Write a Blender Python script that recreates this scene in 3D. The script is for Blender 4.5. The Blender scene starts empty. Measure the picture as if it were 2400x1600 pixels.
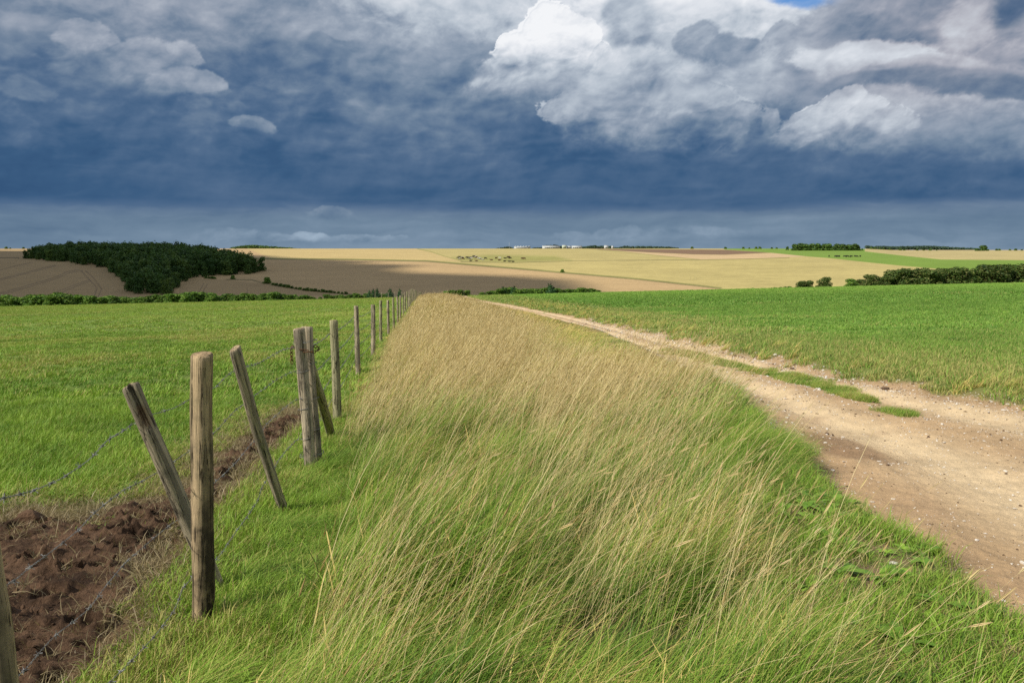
import bpy, bmesh, math, random
import numpy as np
from mathutils import Vector, Matrix
random.seed(7); RS = np.random.RandomState(11)
S = bpy.context.scene; COL = S.collection
R = math.radians
# ------------------------------------------------------------------ camera
F, HZ = 1850.0, 582.0                       # focal length in px of a 2400 px wide picture, row of the eye level
PITCH = math.atan((800 - HZ) / F)
cd = bpy.data.cameras.new('camera'); cam = bpy.data.objects.new('camera', cd); COL.objects.link(cam)
cd.sensor_width = 36; cd.lens = 36 * F / 2400; cd.clip_start = 0.05; cd.clip_end = 20000
cam.rotation_euler = (math.pi / 2 - PITCH, 0, 0)
S.camera = cam
S.render.engine = 'CYCLES'
S.render.resolution_x, S.render.resolution_y = 1024, 682
S.view_settings.view_transform = 'Standard'; S.view_settings.look = 'None'
S.view_settings.exposure = 0.0; S.view_settings.gamma = 1.0
S.cycles.max_bounces = 5; S.cycles.diffuse_bounces = 2; S.cycles.transmission_bounces = 3
S.cycles.transparent_max_bounces = 4
S.cycles.use_denoising = False
S.cycles.caustics_reflective = False; S.cycles.caustics_refractive = False
# ------------------------------------------------------------------ sun
SUN_EL = R(42); sh = Vector((-0.86, -0.51)).normalized()
SDIR = Vector((sh.x * math.cos(SUN_EL), sh.y * math.cos(SUN_EL), math.sin(SUN_EL)))
sl = bpy.data.lights.new('sun', 'SUN'); sl.energy = 5.0; sl.angle = R(0.5); sl.color = (1.0, 0.95, 0.86)
sun = bpy.data.objects.new('sun', sl); COL.objects.link(sun)
sun.rotation_euler = SDIR.to_track_quat('Z', 'Y').to_euler()

# ------------------------------------------------------------------ node expression helper
class NT:
    def __init__(s, tree): s.t = tree; s.n = tree.nodes; s.l = tree.links
    def put(s, sock, v):
        if isinstance(v, E_): s.l.new(v.o, sock)
        elif v is not None:
            try: sock.default_value = v
            except Exception:
                sock.default_value = (v[0], v[1], v[2], 1.0) if len(v) == 3 else v
    def math(s, op, a, b=None, c=None, clamp=False):
        n = s.n.new('ShaderNodeMath'); n.operation = op; n.use_clamp = clamp
        s.put(n.inputs[0], a); s.put(n.inputs[1], b); s.put(n.inputs[2], c)
        return E_(s, n.outputs[0])
    def vmath(s, op, a, b=None, sc=None):
        n = s.n.new('ShaderNodeVectorMath'); n.operation = op
        s.put(n.inputs[0], a); s.put(n.inputs[1], b)
        if sc is not None: s.put(n.inputs['Scale'], sc)
        return E_(s, n.outputs['Value'] if op in ('LENGTH', 'DOT_PRODUCT') else n.outputs['Vector'])
    def xyz(s, x, y, z):
        n = s.n.new('ShaderNodeCombineXYZ'); s.put(n.inputs[0], x); s.put(n.inputs[1], y); s.put(n.inputs[2], z)
        return E_(s, n.outputs[0])
    def sep(s, v):
        n = s.n.new('ShaderNodeSeparateXYZ'); s.put(n.inputs[0], v); return [E_(s, o) for o in n.outputs]
    def noise(s, v, scale, detail=4, rough=0.55, dist=0.0, color=False):
        n = s.n.new('ShaderNodeTexNoise'); s.put(n.inputs['Vector'], v)
        n.inputs['Scale'].default_value = scale; n.inputs['Detail'].default_value = detail
        n.inputs['Roughness'].default_value = rough; n.inputs['Distortion'].default_value = dist
        return E_(s, n.outputs['Color' if color else 'Fac'])
    def voro(s, v, scale, smooth=False):
        n = s.n.new('ShaderNodeTexVoronoi'); s.put(n.inputs['Vector'], v); n.inputs['Scale'].default_value = scale
        if smooth: n.feature = 'SMOOTH_F1'
        return E_(s, n.outputs['Distance'])
    def mix(s, f, a, b, mode='MIX'):
        n = s.n.new('ShaderNodeMix'); n.data_type = 'RGBA'; n.blend_type = mode
        s.put(n.inputs[0], f); s.put(n.inputs[6], a); s.put(n.inputs[7], b)
        return E_(s, n.outputs[2])
    def fmix(s, f, a, b):
        n = s.n.new('ShaderNodeMix'); n.data_type = 'FLOAT'
        s.put(n.inputs[0], f); s.put(n.inputs[2], a); s.put(n.inputs[3], b)
        return E_(s, n.outputs[0])
    def ss(s, v, lo, hi):
        n = s.n.new('ShaderNodeMapRange'); n.interpolation_type = 'SMOOTHSTEP'
        s.put(n.inputs[0], v); s.put(n.inputs[1], lo); s.put(n.inputs[2], hi)
        return E_(s, n.outputs[0])
    def ramp(s, v, stops, interp='LINEAR'):
        n = s.n.new('ShaderNodeValToRGB'); s.put(n.inputs[0], v); cr = n.color_ramp; cr.interpolation = interp
        while len(cr.elements) < len(stops): cr.elements.new(0.5)
        for e, (p, c) in zip(cr.elements, stops): e.position = p; e.color = (c[0], c[1], c[2], 1)
        return E_(s, n.outputs[0])
    def attr(s, name, typ='GEOMETRY', out='Color'):
        n = s.n.new('ShaderNodeAttribute'); n.attribute_name = name; n.attribute_type = typ
        return E_(s, n.outputs[out])
class E_:
    def __init__(s, nt, o): s.nt = nt; s.o = o
    def __add__(s, b): return s.nt.math('ADD', s, b)
    def __radd__(s, b): return s.nt.math('ADD', b, s)
    def __sub__(s, b): return s.nt.math('SUBTRACT', s, b)
    def __rsub__(s, b): return s.nt.math('SUBTRACT', b, s)
    def __mul__(s, b): return s.nt.math('MULTIPLY', s, b)
    def __rmul__(s, b): return s.nt.math('MULTIPLY', b, s)
    def __truediv__(s, b): return s.nt.math('DIVIDE', s, b)

def azel(px, py):                                    # direction (azimuth, elevation) of a spot of sky
    u = (px - 1200) / F; v = (800 - py) / F
    d = Vector((u, math.cos(PITCH) + v * math.sin(PITCH), -math.sin(PITCH) + v * math.cos(PITCH))).normalized()
    return math.atan2(d.x, d.y), math.asin(d.z)

# ------------------------------------------------------------------ world: blue sky behind storm clouds
W = bpy.data.worlds.new('World'); S.world = W; W.use_nodes = True
W.node_tree.nodes.clear(); N = NT(W.node_tree)
WSTR = 0.085
def build_world():
    tc = N.n.new('ShaderNodeTexCoord'); G = E_(N, tc.outputs['Generated'])
    sky = N.n.new('ShaderNodeTexSky'); sky.sky_type = 'NISHITA'; sky.sun_disc = False
    sky.sun_elevation = SUN_EL; sky.sun_rotation = math.atan2(SDIR.x, SDIR.y)
    x, y, z = N.sep(G); P = N.xyz(x, y, z * 1.8)
    m = N.noise(P, 2.6, 8, .6); c = N.noise(P, 5, 6, .6)
    cl = N.ramp(c, [(.3, (.20, .26, .36)), (.5, (.42, .47, .55)), (.7, (.85, .87, .90))])
    out = N.mix(N.ss(m, .42, .56), E_(N, sky.outputs[0]), N.vmath('SCALE', cl, sc=1 / WSTR))
    bg = N.n.new('ShaderNodeBackground'); N.put(bg.inputs[0], out); bg.inputs[1].default_value = WSTR
    wo = N.n.new('ShaderNodeOutputWorld'); N.l.new(bg.outputs[0], wo.inputs[0])
build_world()
W.cycles.sampling_method = 'MANUAL'; W.cycles.sample_map_resolution = 512

# ------------------------------------------------------------------ numpy noise
_perm = np.random.RandomState(3).permutation(512)
_perm = np.concatenate([_perm, _perm, _perm])
_ga = np.random.RandomState(4).rand(512) * 2 * np.pi
def perlin(x, y):
    xi = np.floor(x).astype(int); yi = np.floor(y).astype(int); xf = x - xi; yf = y - yi
    u = xf * xf * xf * (xf * (xf * 6 - 15) + 10); v = yf * yf * yf * (yf * (yf * 6 - 15) + 10)
    def g(ix, iy, fx, fy):
        h = _perm[(_perm[ix & 511] + iy) & 511]; a = _ga[h & 511]
        return np.cos(a) * fx + np.sin(a) * fy
    a = g(xi, yi, xf, yf); b = g(xi + 1, yi, xf - 1, yf); c = g(xi, yi + 1, xf, yf - 1); d = g(xi + 1, yi + 1, xf - 1, yf - 1)
    return (a + u * (b - a)) * (1 - v) + (c + u * (d - c)) * v
def fbm(x, y, o=4, r=.5):
    s = 0; a = 1; t = 0
    for i in range(o): s = s + a * perlin(x * 2 ** i + 17.3 * i, y * 2 ** i - 9.1 * i); t += a; a *= r
    return s / t * 1.5
def sst(v, a, b): t = np.clip((v - a) / (b - a), 0, 1); return t * t * (3 - 2 * t)
def sdpoly(px, py, poly):                              # signed distance, negative inside
    poly = np.array(poly, float); n = len(poly); d = np.full(px.shape, 1e9); ins = np.zeros(px.shape, bool)
    for i in range(n):
        a = poly[i]; b = poly[(i + 1) % n]; e = b - a
        wx = px - a[0]; wy = py - a[1]; t = np.clip((wx * e[0] + wy * e[1]) / (e @ e + 1e-12), 0, 1)
        d = np.minimum(d, (wx - t * e[0]) ** 2 + (wy - t * e[1]) ** 2)
        c = (a[1] > py) != (b[1] > py)
        with np.errstate(all='ignore'): xx = (b[0] - a[0]) * (py - a[1]) / (b[1] - a[1] + 1e-12) + a[0]
        ins ^= c & (px < xx)
    return np.where(ins, -np.sqrt(d), np.sqrt(d))
def dline(px, py, pts):
    d = np.full(px.shape, 1e9); pts = np.array(pts, float)
    for a, b in zip(pts[:-1], pts[1:]):
        e = b - a; wx = px - a[0]; wy = py - a[1]; t = np.clip((wx * e[0] + wy * e[1]) / (e @ e), 0, 1)
        d = np.minimum(d, (wx - t * e[0]) ** 2 + (wy - t * e[1]) ** 2)
    return np.sqrt(d)

# ------------------------------------------------------------------ terrain
LE = np.array([(1.0, 2.1), (3.3, 2.08), (4.1, 2.2), (4.9, 2.2), (5.6, 2.15), (6.6, 2.43), (8.4, 2.69), (9.7, 2.83), (11.4, 3.13), (15.2, 3.15), (18.6, 3.22),
               (28, 3.05), (47.6, 1.35), (76, -1.8), (100, -4.5), (154, -9.6), (175, -11.6)])
RE = np.array([(1.0, 8.2), (5.0, 7.3), (9.5, 6.25), (10.9, 5.85), (12.8, 5.45), (16.1, 5.3), (20.4, 4.99), (27.5, 4.48), (37.2, 3.9), (51, 2.9), (83, -.2), (110, -3.6), (154, -8.4), (181, -10.6)])
STRIP = [(3.85, 34), (3.86, 26), (3.78, 21), (3.98, 16.6), (4.0, 13.8), (4.19, 11.8), (4.36, 10.5), (4.36, 9.9)]
MUD = [(-3.9, 4.6), (-3.4, 5.15), (-2.9, 5.05), (-2.6, 5.5), (-2.5, 6.1), (-2.75, 7.4), (-2.75, 8.6), (-2.72, 9.8), (-2.45, 9.5), (-2.38, 8.5), (-2.3, 7.0), (-2.15, 5.8),
       (-2.0, 4.7), (-1.88, 4.0), (-1.74, 3.4), (-1.66, 2.7), (-1.7, 2.2), (-2.6, 2.1), (-3.9, 3.0)]
def xL(y): return np.interp(y, LE[:, 0], LE[:, 1])
def xR(y): return np.interp(y, RE[:, 0], RE[:, 1])
def fence_x(y): return np.where(y < 22.69, -.93 - .127 * y, -3.81 - .106 * (y - 22.69))
FP = np.array([(165, 0), (230, -17), (300, -22), (350, -24), (400, -23), (450, -19.9), (500, -16.8), (550, -13.7), (600, -11), (700, -8), (850, -6), (1000, -4),
               (1300, -1.5), (1500, -.4), (1800, -1.5), (2400, -5), (4000, -9), (9000, -20)], float)
def wavy(x, y, k): return perlin(x * k, y * k)
def base_z(x, y):
    x = np.asarray(x, float); y = np.asarray(y, float)
    xs = 260 * np.tanh(x / 260); yc = np.clip(y, -60, None)
    zn = -1.457 + .0246 * xs - .0524 * yc + 1.65e-5 * np.clip(y, 0, 260) ** 2 - .00104 * np.clip(y - 166, 0, 70) ** 2
    lat = np.exp(-np.clip(fence_x(y) - x, 0, None) / 7) * np.exp(-(np.clip(x - fence_x(y) - 2.0, 0, None) / 2.6) ** 2)
    zn = zn + .52 * np.exp(-((y - 72) / 27) ** 2) * lat
    zf = np.interp(y, FP[:, 0], FP[:, 1])
    zf = zf + np.where(y > 165, 1, 0) * 0
    tt = x / np.maximum(y, 1)
    zf = zf - sst(tt, .43, .50) * 3.6 * sst(y, 1000, 1450) * (1 - sst(y, 1900, 2300) * .9)
    w = sst(y, 185, 290)
    return zn * (1 - w) + zf * w
def track_lower(x, y):
    l = xL(y); r = xR(y); c = np.maximum(.5, 0); fade = 1 - sst(y, 120, 170)
    e = .35
    inn = sst(x, l - .15, l + e) * (1 - sst(x, r - .1, r + .75))
    s = (x - l) / np.maximum(r - l, .3) + .015 * np.sin(y * .7)
    ruts = np.exp(-((s - .30) / .11) ** 2) + np.exp(-((s - .74) / .10) ** 2)
    return -(.17 * inn + .055 * ruts * inn) * fade + inn * (1 - sst(y, 20, 60)) * (.018 * fbm(x * 3.1, y * 1.6, 4) + .010 * fbm(x * 11, y * 8, 3))
def ground_z(x, y):
    x = np.asarray(x, float); y = np.asarray(y, float)
    z = base_z(x, y) + np.where(y < 200, track_lower(x, y), 0)
    near = 1 - sst(y, 60, 170)
    z = z + near * (.05 * fbm(x * .45, y * .45, 3))
    z = z + sst(y, 165, 300) * .0
    return z
def gz(x, y): return float(ground_z(np.array([x]), np.array([y]))[0])
def pxray(px, py):
    u = (px - 1200) / F; v = (800 - py) / F
    return np.array([u, math.cos(PITCH) + v * math.sin(PITCH), -math.sin(PITCH) + v * math.cos(PITCH)])
def project(x, y, z):
    c, s = math.cos(PITCH), math.sin(PITCH)
    dep = y * c - z * s; up = y * s + z * c
    return 1200 + F * x / dep, 800 - F * up / dep
def at(px, y, z=None):                                 # ground point of column px at distance y
    t = (px - 1200) / F; x = t * (y * math.cos(PITCH) + 9 * math.sin(PITCH)) if y > 50 else t * y
    for _ in range(4):
        zz = gz(x, y); x = (px - 1200) / F * (y * math.cos(PITCH) - zz * math.sin(PITCH))
    return Vector((x, y, gz(x, y)))
def hit(px, py, y0=2.0, y1=1480):                      # first ground point under a line of sight
    r = pxray(px, py); ys = np.exp(np.linspace(math.log(y0), math.log(y1), 4000)); xs = r[0] / r[1] * ys; zs = r[2] / r[1] * ys
    b = np.where(zs < ground_z(xs, ys))[0]
    i = b[0] if len(b) else len(ys) - 1
    return Vector((xs[i], ys[i], gz(xs[i], ys[i])))

# ------------------------------------------------------------------ mesh and object helpers
def tag(o, label=None, cat=None, group=None, kind=None):
    if label: o['label'] = label
    if cat: o['category'] = cat
    if group: o['group'] = group
    if kind: o['kind'] = kind
    return o
def mesh_np(name, V, Fa, mat=None, smooth=False, attrs=None):
    me = bpy.data.meshes.new(name); V = np.asarray(V, np.float32)
    if isinstance(Fa, np.ndarray): flat = Fa.reshape(-1).astype(np.int32); k = Fa.shape[1]; st = np.arange(len(Fa), dtype=np.int32) * k
    else:
        flat = np.concatenate([np.asarray(f, np.int32).reshape(-1) for f in Fa])
        ks = np.concatenate([np.full(len(f), f.shape[1], np.int32) for f in Fa]); st = np.concatenate([[0], np.cumsum(ks)[:-1]]).astype(np.int32)
    me.vertices.add(len(V)); me.vertices.foreach_set('co', V.reshape(-1))
    me.loops.add(len(flat)); me.loops.foreach_set('vertex_index', flat)
    me.polygons.add(len(st)); me.polygons.foreach_set('loop_start', st)
    me.update(calc_edges=True)
    if smooth: me.polygons.foreach_set('use_smooth', np.ones(len(st), bool))
    for an, (ty, data) in (attrs or {}).items():
        a = me.attributes.new(an, ty, 'POINT')
        data = np.asarray(data, np.float32)
        if ty == 'FLOAT_COLOR':
            if data.shape[1] == 3: data = np.concatenate([data, np.ones((len(data), 1), np.float32)], 1)
            a.data.foreach_set('color', data.reshape(-1))
        elif ty == 'FLOAT_VECTOR': a.data.foreach_set('vector', data.reshape(-1))
        elif ty == 'INT': a.data.foreach_set('value', data.astype(np.int32))
        else: a.data.foreach_set('value', data)
    if mat: me.materials.append(mat)
    return me
def obj(name, me, parent=None, link=True):
    o = bpy.data.objects.new(name, me)
    if link: COL.objects.link(o)
    if parent: o.parent = parent
    return o
def empty(name, loc=(0, 0, 0), rz=0):
    o = bpy.data.objects.new(name, None); COL.objects.link(o); o.location = loc; o.rotation_euler = (0, 0, rz); o.empty_display_size = .2
    return o
def material(name):
    m = bpy.data.materials.new(name); m.use_nodes = True; m.node_tree.nodes.clear(); n = NT(m.node_tree)
    out = n.n.new('ShaderNodeOutputMaterial'); return m, n, out
def principled(n, out, col, rough=.8, spec=.3, bump=None, bstr=.5, bdist=.01, transl=0, tcol=None, metal=0):
    p = n.n.new('ShaderNodeBsdfPrincipled'); n.put(p.inputs['Base Color'], col); n.put(p.inputs['Roughness'], rough)
    p.inputs['Specular IOR Level'].default_value = spec; p.inputs['Metallic'].default_value = metal
    if bump is not None:
        b = n.n.new('ShaderNodeBump'); b.inputs['Strength'].default_value = bstr; b.inputs['Distance'].default_value = bdist
        n.put(b.inputs['Height'], bump); n.l.new(b.outputs[0], p.inputs['Normal'])
    if transl:
        t = n.n.new('ShaderNodeBsdfTranslucent'); n.put(t.inputs[0], tcol if tcol is not None else col)
        mx = n.n.new('ShaderNodeMixShader'); mx.inputs[0].default_value = transl
        n.l.new(p.outputs[0], mx.inputs[1]); n.l.new(t.outputs[0], mx.inputs[2]); n.l.new(mx.outputs[0], out.inputs[0])
    else: n.l.new(p.outputs[0], out.inputs[0])
    return p

# ------------------------------------------------------------------ storm sky painted over directions
def billow(x, y, o=5, r=.55):
    s = 0; a = 1; t = 0
    for i in range(o): n = perlin(x * 2 ** i + 31.7 * i, y * 2 ** i + 12.3 * i); s = s + a * (1 - 2.2 * np.sqrt(n * n + .012)); t += a; a *= r
    return s / t
def sky_paint(az, el):
    """luminance-like value and colour for a regular grid of directions (rows of elevation, columns of azimuth)"""
    X = 1200 + F * az; Y = F * el * 1.0
    gx = np.gradient(X, axis=1); gy = np.gradient(Y, axis=0)
    px_, py_ = X / 300., Y / 190.
    wx = fbm(px_, py_, 4) * 46; wy = fbm(px_ + 20, py_ + 7, 4) * 30
    wx2 = fbm(X / 46., Y / 40., 5, .62) * 17; wy2 = fbm(X / 46. + 9, Y / 40. + 3, 5, .62) * 13
    QX, QY = X + wx + wx2 * .55, Y + wy + wy2 * .55; QA, QB = X + wx * .5 + fbm(X / 90. + 2, Y / 70., 3) * 14, Y + wy * .5 + fbm(X / 90. + 8, Y / 70. + 4, 3) * 11
    bl = billow(QA / 105., QB / 78., 6, .60); bls = billow(QA / 38. + 5, QB / 29., 5, .62); med = fbm(QA / 120. + 3, QB / 72., 7, .62); big = fbm(QX / 420., QY / 200., 5, .5)
    st = fbm(QX / 380., QY / 42., 6, .58)
    XX, YY = X + wx * .9 + fbm(X / 60., Y / 50., 2) * 9, Y + wy * .9 + fbm(X / 60. + 4, Y / 50. + 8, 2) * 8; blo = billow(XX / 105., YY / 80., 2, .45); bmo = fbm(XX / 52., YY / 40., 2, .5); bso = fbm(XX / 24., YY / 19., 2, .5)
    def light(H, k):                                   # lit from the upper left
        hx = np.gradient(H, axis=1) / gx; hy = np.gradient(H, axis=0) / gy
        return np.tanh((-.55 * hx + .83 * hy) * k)
    up = sst(el, .03, .17)
    L = np.interp(el + big * .010 + med * .003, [0, .036, .046, .057, .10, .17, .23, .30, .5], [.43, .39, .34, .225, .215, .26, .35, .45, .55])
    QX0, QY0 = X + wx * .8, Y + wy * .8; lo_ = fbm(QX0 / 150., QY0 / 100., 3, .5); rel0 = light(lo_ * 42 + bmo * 9, .7); rel1 = light(bso * 4, .7)
    L = L + st * (.085 - .03 * up) + up * (med * .15 + big * .15 + bls * .02 + (bl + .2) * .075 + rel0 * .075 + rel1 * .008) + (1 - up) * (med * .04 + rel0 * .015)
    L = L + sst(az, -.1, .5) * sst(el, .09, .25) * .10 - sst(az, -.35, -.62) * .05
    def lay(L, blobs, top, bot, soft=.12, soften=.9, nz=1.0, relk=.14, fk=.05, w=1.0, hb=24, lo=None):
        """one cloud built of overlapping heaps: (px, py, rx, ry)"""
        D = np.full(X.shape, -9.); Hh = np.zeros(X.shape)
        for (px, py, rx, ry) in blobs:
            a, e = azel(px, py); rx *= .92; ry *= .96
            dx = (QX - (1200 + F * a)) / rx; dy = (QY - F * e) / ry
            q = 1 - np.sqrt(dx * dx + np.where(dy < 0, 1.25, 1.0) * dy * dy); D = np.maximum(D, q); Hh = np.maximum(Hh, np.sqrt(np.clip(q + .15, 0, 1)) * min(rx, ry) * .8)
        e0 = F * azel(blobs[0][0], min(b[1] - b[3] for b in blobs))[1]; e1 = F * azel(blobs[0][0], max(b[1] + b[3] for b in blobs))[1]
        f = np.clip((QY - e1) / (e0 - e1), 0, 1)
        E_d = D + nz * (.22 * bl + .22 * bls + .16 * med)
        sf = soft + (soften - soft) * (1 - sst(f, .12, .55))
        M = sst(E_d, 0, sf) * w
        V = bot + (top - bot) * sst(f + .25 * med, .05, .85) + .07 * (bl + .25) * (.4 + top) + relk * light(Hh * .9 + blo * hb * .9 + bmo * 9 + bso * .9, .5) + fk * .8 * bls + .16 * med
        return L * (1 - M) + V * M
    # pale veils
    L = lay(L, [(330, 30, 210, 100), (520, 60, 110, 70), (420, 90, 130, 50)], .47, .33, .35, 1.0, .8, .06, .03, .9)
    L = lay(L, [(760, -10, 420, 90), (620, 50, 150, 50)], .47, .33, .9, 1.2, .7, .07, .03, .8)
    L = lay(L, [(1080, 10, 300, 80), (930, 80, 170, 50), (1190, 60, 120, 60)], .68, .44, .7, 1.1, .9, .10, .04, .95)
    L = lay(L, [(1560, 50, 330, 110), (1800, 70, 260, 110), (1640, 0, 380, 60), (1740, 160, 220, 80), (1950, 40, 90, 70)], .84, .44, .6, 1.1, .9, .13, .05, 1.)
    L = lay(L, [(1560, 180, 240, 70), (1740, 210, 200, 60), (1900, 200, 150, 60)], .58, .42, .6, 1.0, .8, .10, .04, .9)
    L = lay(L, [(1480, 60, 62, 90), (1500, 140, 66, 60), (1450, 30, 50, 40)], .54, .40, .5, .9, .9, .10, .04, .85)
    L = lay(L, [(1580, 70, 110, 50), (1650, 50, 80, 40)], .66, .46, .4, .9, .9, .12, .05, .6)
    L = lay(L, [(1690, 140, 85, 40), (1640, 115, 50, 40), (1760, 125, 40, 30)], .46, .34, .25, .8, 1., .10, .04, .9)
    L = lay(L, [(1845, 110, 40, 50), (1870, 140, 60, 45), (1900, 100, 70, 34)], .56, .40, .2, .8, 1.1, .12, .05, .9)
    # dark mass of the upper right with paler streaks
    L = lay(L, [(2200, 60, 300, 110), (2050, 40, 120, 90), (2000, 10, 60, 50), (2330, 120, 160, 100)], .50, .38, .3, .9, 1., .13, .05, .95)
    L = lay(L, [(2040, 50, 100, 70), (2180, 10, 110, 60), (2120, 100, 120, 40)], .38, .33, .6, .9, .9, .10, .04, .8)
    L = lay(L, [(2380, 20, 50, 45)], .26, .24, .6, .9, .9, .05, .04, .8)
    L = lay(L, [(2280, 60, 60, 70), (2350, 130, 60, 40)], .60, .48, .6, 1., 1., .12, .05, .7)
    L = lay(L, [(2010, 135, 130, 32), (2110, 160, 120, 24), (1960, 150, 60, 40)], .68, .44, .3, .9, 1., .12, .05, .9)
    L = lay(L, [(2230, 185, 180, 30), (2190, 165, 110, 26)], .58, .40, .4, 1., 1., .12, .05, .8)
    L = lay(L, [(2090, 195, 220, 26), (2280, 225, 230, 42), (2180, 215, 120, 30)], .37, .33, .5, .8, .8, .06, .03, .85)
    L = lay(L, [(2300, 275, 180, 34), (2180, 262, 130, 30), (2050, 250, 120, 40)], .56, .34, .4, 1., 1., .12, .05, .9)
    L = lay(L, [(2300, 345, 220, 50), (2150, 330, 160, 40)], .42, .28, .5, 1., .9, .08, .03, .8)
    # dark underside masses lower down
    L = lay(L, [(2150, 440, 260, 30), (1980, 395, 160, 24)], .24, .16, .8, 1., .9, .05, .02, .6)
    L = lay(L, [(1370, 360, 120, 26)], .20, .15, .8, 1., .8, .03, .02, .8)
    # second heap in the middle
    L = lay(L, [(1540, 300, 220, 62), (1440, 270, 150, 50), (1600, 250, 100, 50), (1660, 300, 70, 50), (1700, 335, 46, 30), (1722, 305, 22, 28), (1560, 225, 60, 34)], .55, .24, .08, .9, 1., .14, .05, .95)
    L = lay(L, [(1792, 290, 24, 34), (1800, 275, 14, 20)], .50, .36, .3, .7, .9, .1, .04, .8)
    L = lay(L, [(1945, 305, 110, 52), (1965, 262, 60, 40), (1860, 330, 60, 26), (2040, 310, 90, 44), (2000, 280, 60, 40)], .66, .32, .10, .9, 1., .15, .06, .95)
    # great white heap
    L = lay(L, [(1400, 200, 300, 46), (1250, 195, 130, 30), (1480, 175, 120, 50), (1560, 190, 110, 34)], .66, .40, .4, 1., 1., .13, .05, .95)
    L = lay(L, [(1305, 90, 70, 68), (1285, 45, 30, 28), (1345, 95, 55, 56), (1230, 130, 80, 44), (1180, 105, 26, 24), (1300, 150, 110, 50), (1385, 150, 50, 44), (1140, 172, 50, 24), (1200, 165, 90, 34)], .95, .44, .05, .7, 1.0, .20, .07, 1., 30)
    L = lay(L, [(1380, 195, 120, 26), (1300, 205, 90, 20)], .58, .42, .6, 1., .9, .08, .03, .75)
    L = lay(L, [(1430, 150, 40, 26), (1475, 175, 50, 24), (1540, 160, 40, 20)], .66, .48, .3, .8, 1., .12, .05, .75)
    # heaps on the left
    L = lay(L, [(255, 150, 120, 36), (205, 100, 52, 38), (180, 75, 30, 22), (340, 150, 70, 38), (380, 165, 50, 30), (150, 155, 40, 18)], .49, .33, .22, .8, .9, .10, .04, .95)
    L = lay(L, [(425, 143, 34, 26), (400, 130, 20, 16), (450, 155, 22, 14)], .50, .38, .24, .8, .9, .10, .04, .95)
    L = lay(L, [(430, 205, 88, 30), (370, 215, 50, 20), (480, 200, 44, 24)], .46, .30, .22, .9, .8, .09, .03, .95)
    L = lay(L, [(605, 302, 54, 20), (570, 300, 30, 16), (630, 308, 38, 12)], .42, .28, .22, .9, .8, .09, .03, .9)
    L = lay(L, [(565, 262, 28, 20), (450, 250, 40, 20)], .32, .25, .5, .9, .9, .05, .03, .7)
    L = lay(L, [(810, 88, 34, 12), (660, 190, 60, 18), (700, 205, 40, 12)], .48, .34, .5, .9, 1., .05, .03, .6)
    L = lay(L, [(30, 310, 46, 50), (60, 210, 60, 26)], .36, .26, .5, 1., .9, .05, .03, .6)
    # small puffs low over the horizon
    L = lay(L, [(795, 492, 46, 16), (780, 500, 60, 12)], .37, .29, .3, .9, .9, .05, .03, .8)
    L = lay(L, [(840, 556, 44, 12), (860, 560, 60, 9), (740, 556, 40, 10), (690, 560, 60, 9), (800, 562, 80, 8), (930, 562, 22, 6)], .48, .38, .25, .9, 1., .09, .05, .8)
    L = lay(L, [(545, 548, 80, 14), (640, 556, 60, 10), (500, 556, 60, 10)], .42, .34, .4, .9, 1., .05, .04, .7)
    L = lay(L, [(1440, 540, 60, 14), (1340, 545, 50, 18), (1500, 556, 80, 10), (1650, 548, 120, 12)], .45, .36, .4, 1., 1., .05, .04, .6)
    L = np.clip(L, .06, 1.06)
    stops = [(0, (.022, .066, .160)), (.12, (.032, .084, .186)), (.20, (.045, .108, .218)), (.30, (.088, .155, .268)), (.40, (.165, .235, .335)), (.52, (.30, .36, .45)), (.66, (.49, .55, .625)), (.82, (.72, .755, .81)), (1.0, (.90, .915, .94))]
    sx = [s[0] for s in stops]; C = np.stack([np.interp(L, sx, [s[1][k] for s in stops]) for k in range(3)], -1)
    v = (sst(az, .25, .5) * sst(el, .11, .2) * (1 - sst(L, .55, .8)) + .35 * sst(-az, .1, .4) * sst(el, .12, .25))[..., None] * .8
    C = C * (1 + v * np.array((.16, .0, -.05)))
    # strip of open blue at the top
    for (px, py, rx, ry) in ((1885, 4, 60, 14), (1850, -2, 60, 10)):
        a, e = azel(px, py); q = np.sqrt(((QX - 1200 - F * a) / rx) ** 2 + ((QY - F * e) / ry) ** 2) - .5 * med; m = (sst(-q, -1.2, -.4) * .85)[..., None]; C = C * (1 - m) + np.array((.10, .29, .66)) * m
    # hue of the low band
    m = (sst(-el, -.052, -.03) * .35)[..., None]; C = C * (1 - m) + C.mean(-1, keepdims=True) * np.array((.60, 1.0, 1.38)) * m * .95
    return C

def sky_dome():
    f_ = np.radians(np.arange(-37, 37.001, .05)); A = np.concatenate([np.radians(np.arange(-104, -37, .8)), f_, np.radians(np.arange(37.8, 104.5, .8))])
    Ev = np.concatenate([np.radians(np.arange(-6, -.6, .9)), np.radians(np.arange(-.5, 20.3, .05)), np.radians(np.arange(21, 55, 1.))])
    AZ, EL = np.meshgrid(A, Ev); C = sky_paint(AZ, EL); Rd = 14000.
    V = np.stack([np.sin(AZ) * np.cos(EL), np.cos(AZ) * np.cos(EL), np.sin(EL)], -1).reshape(-1, 3) * Rd
    I = np.arange(AZ.size).reshape(AZ.shape); Q = np.stack([I[:-1, :-1], I[1:, :-1], I[1:, 1:], I[:-1, 1:]], -1).reshape(-1, 4)
    m, n, out = material('storm_sky'); em = n.n.new('ShaderNodeEmission'); n.put(em.inputs[0], n.attr('col')); em.inputs[1].default_value = 1.0; n.l.new(em.outputs[0], out.inputs[0])
    m.cycles.emission_sampling = 'NONE'
    tag(obj('sky', mesh_np('sky', V, Q, m, True, {'col': ('FLOAT_COLOR', C.reshape(-1, 3))})), kind='structure')
sky_dome()

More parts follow.
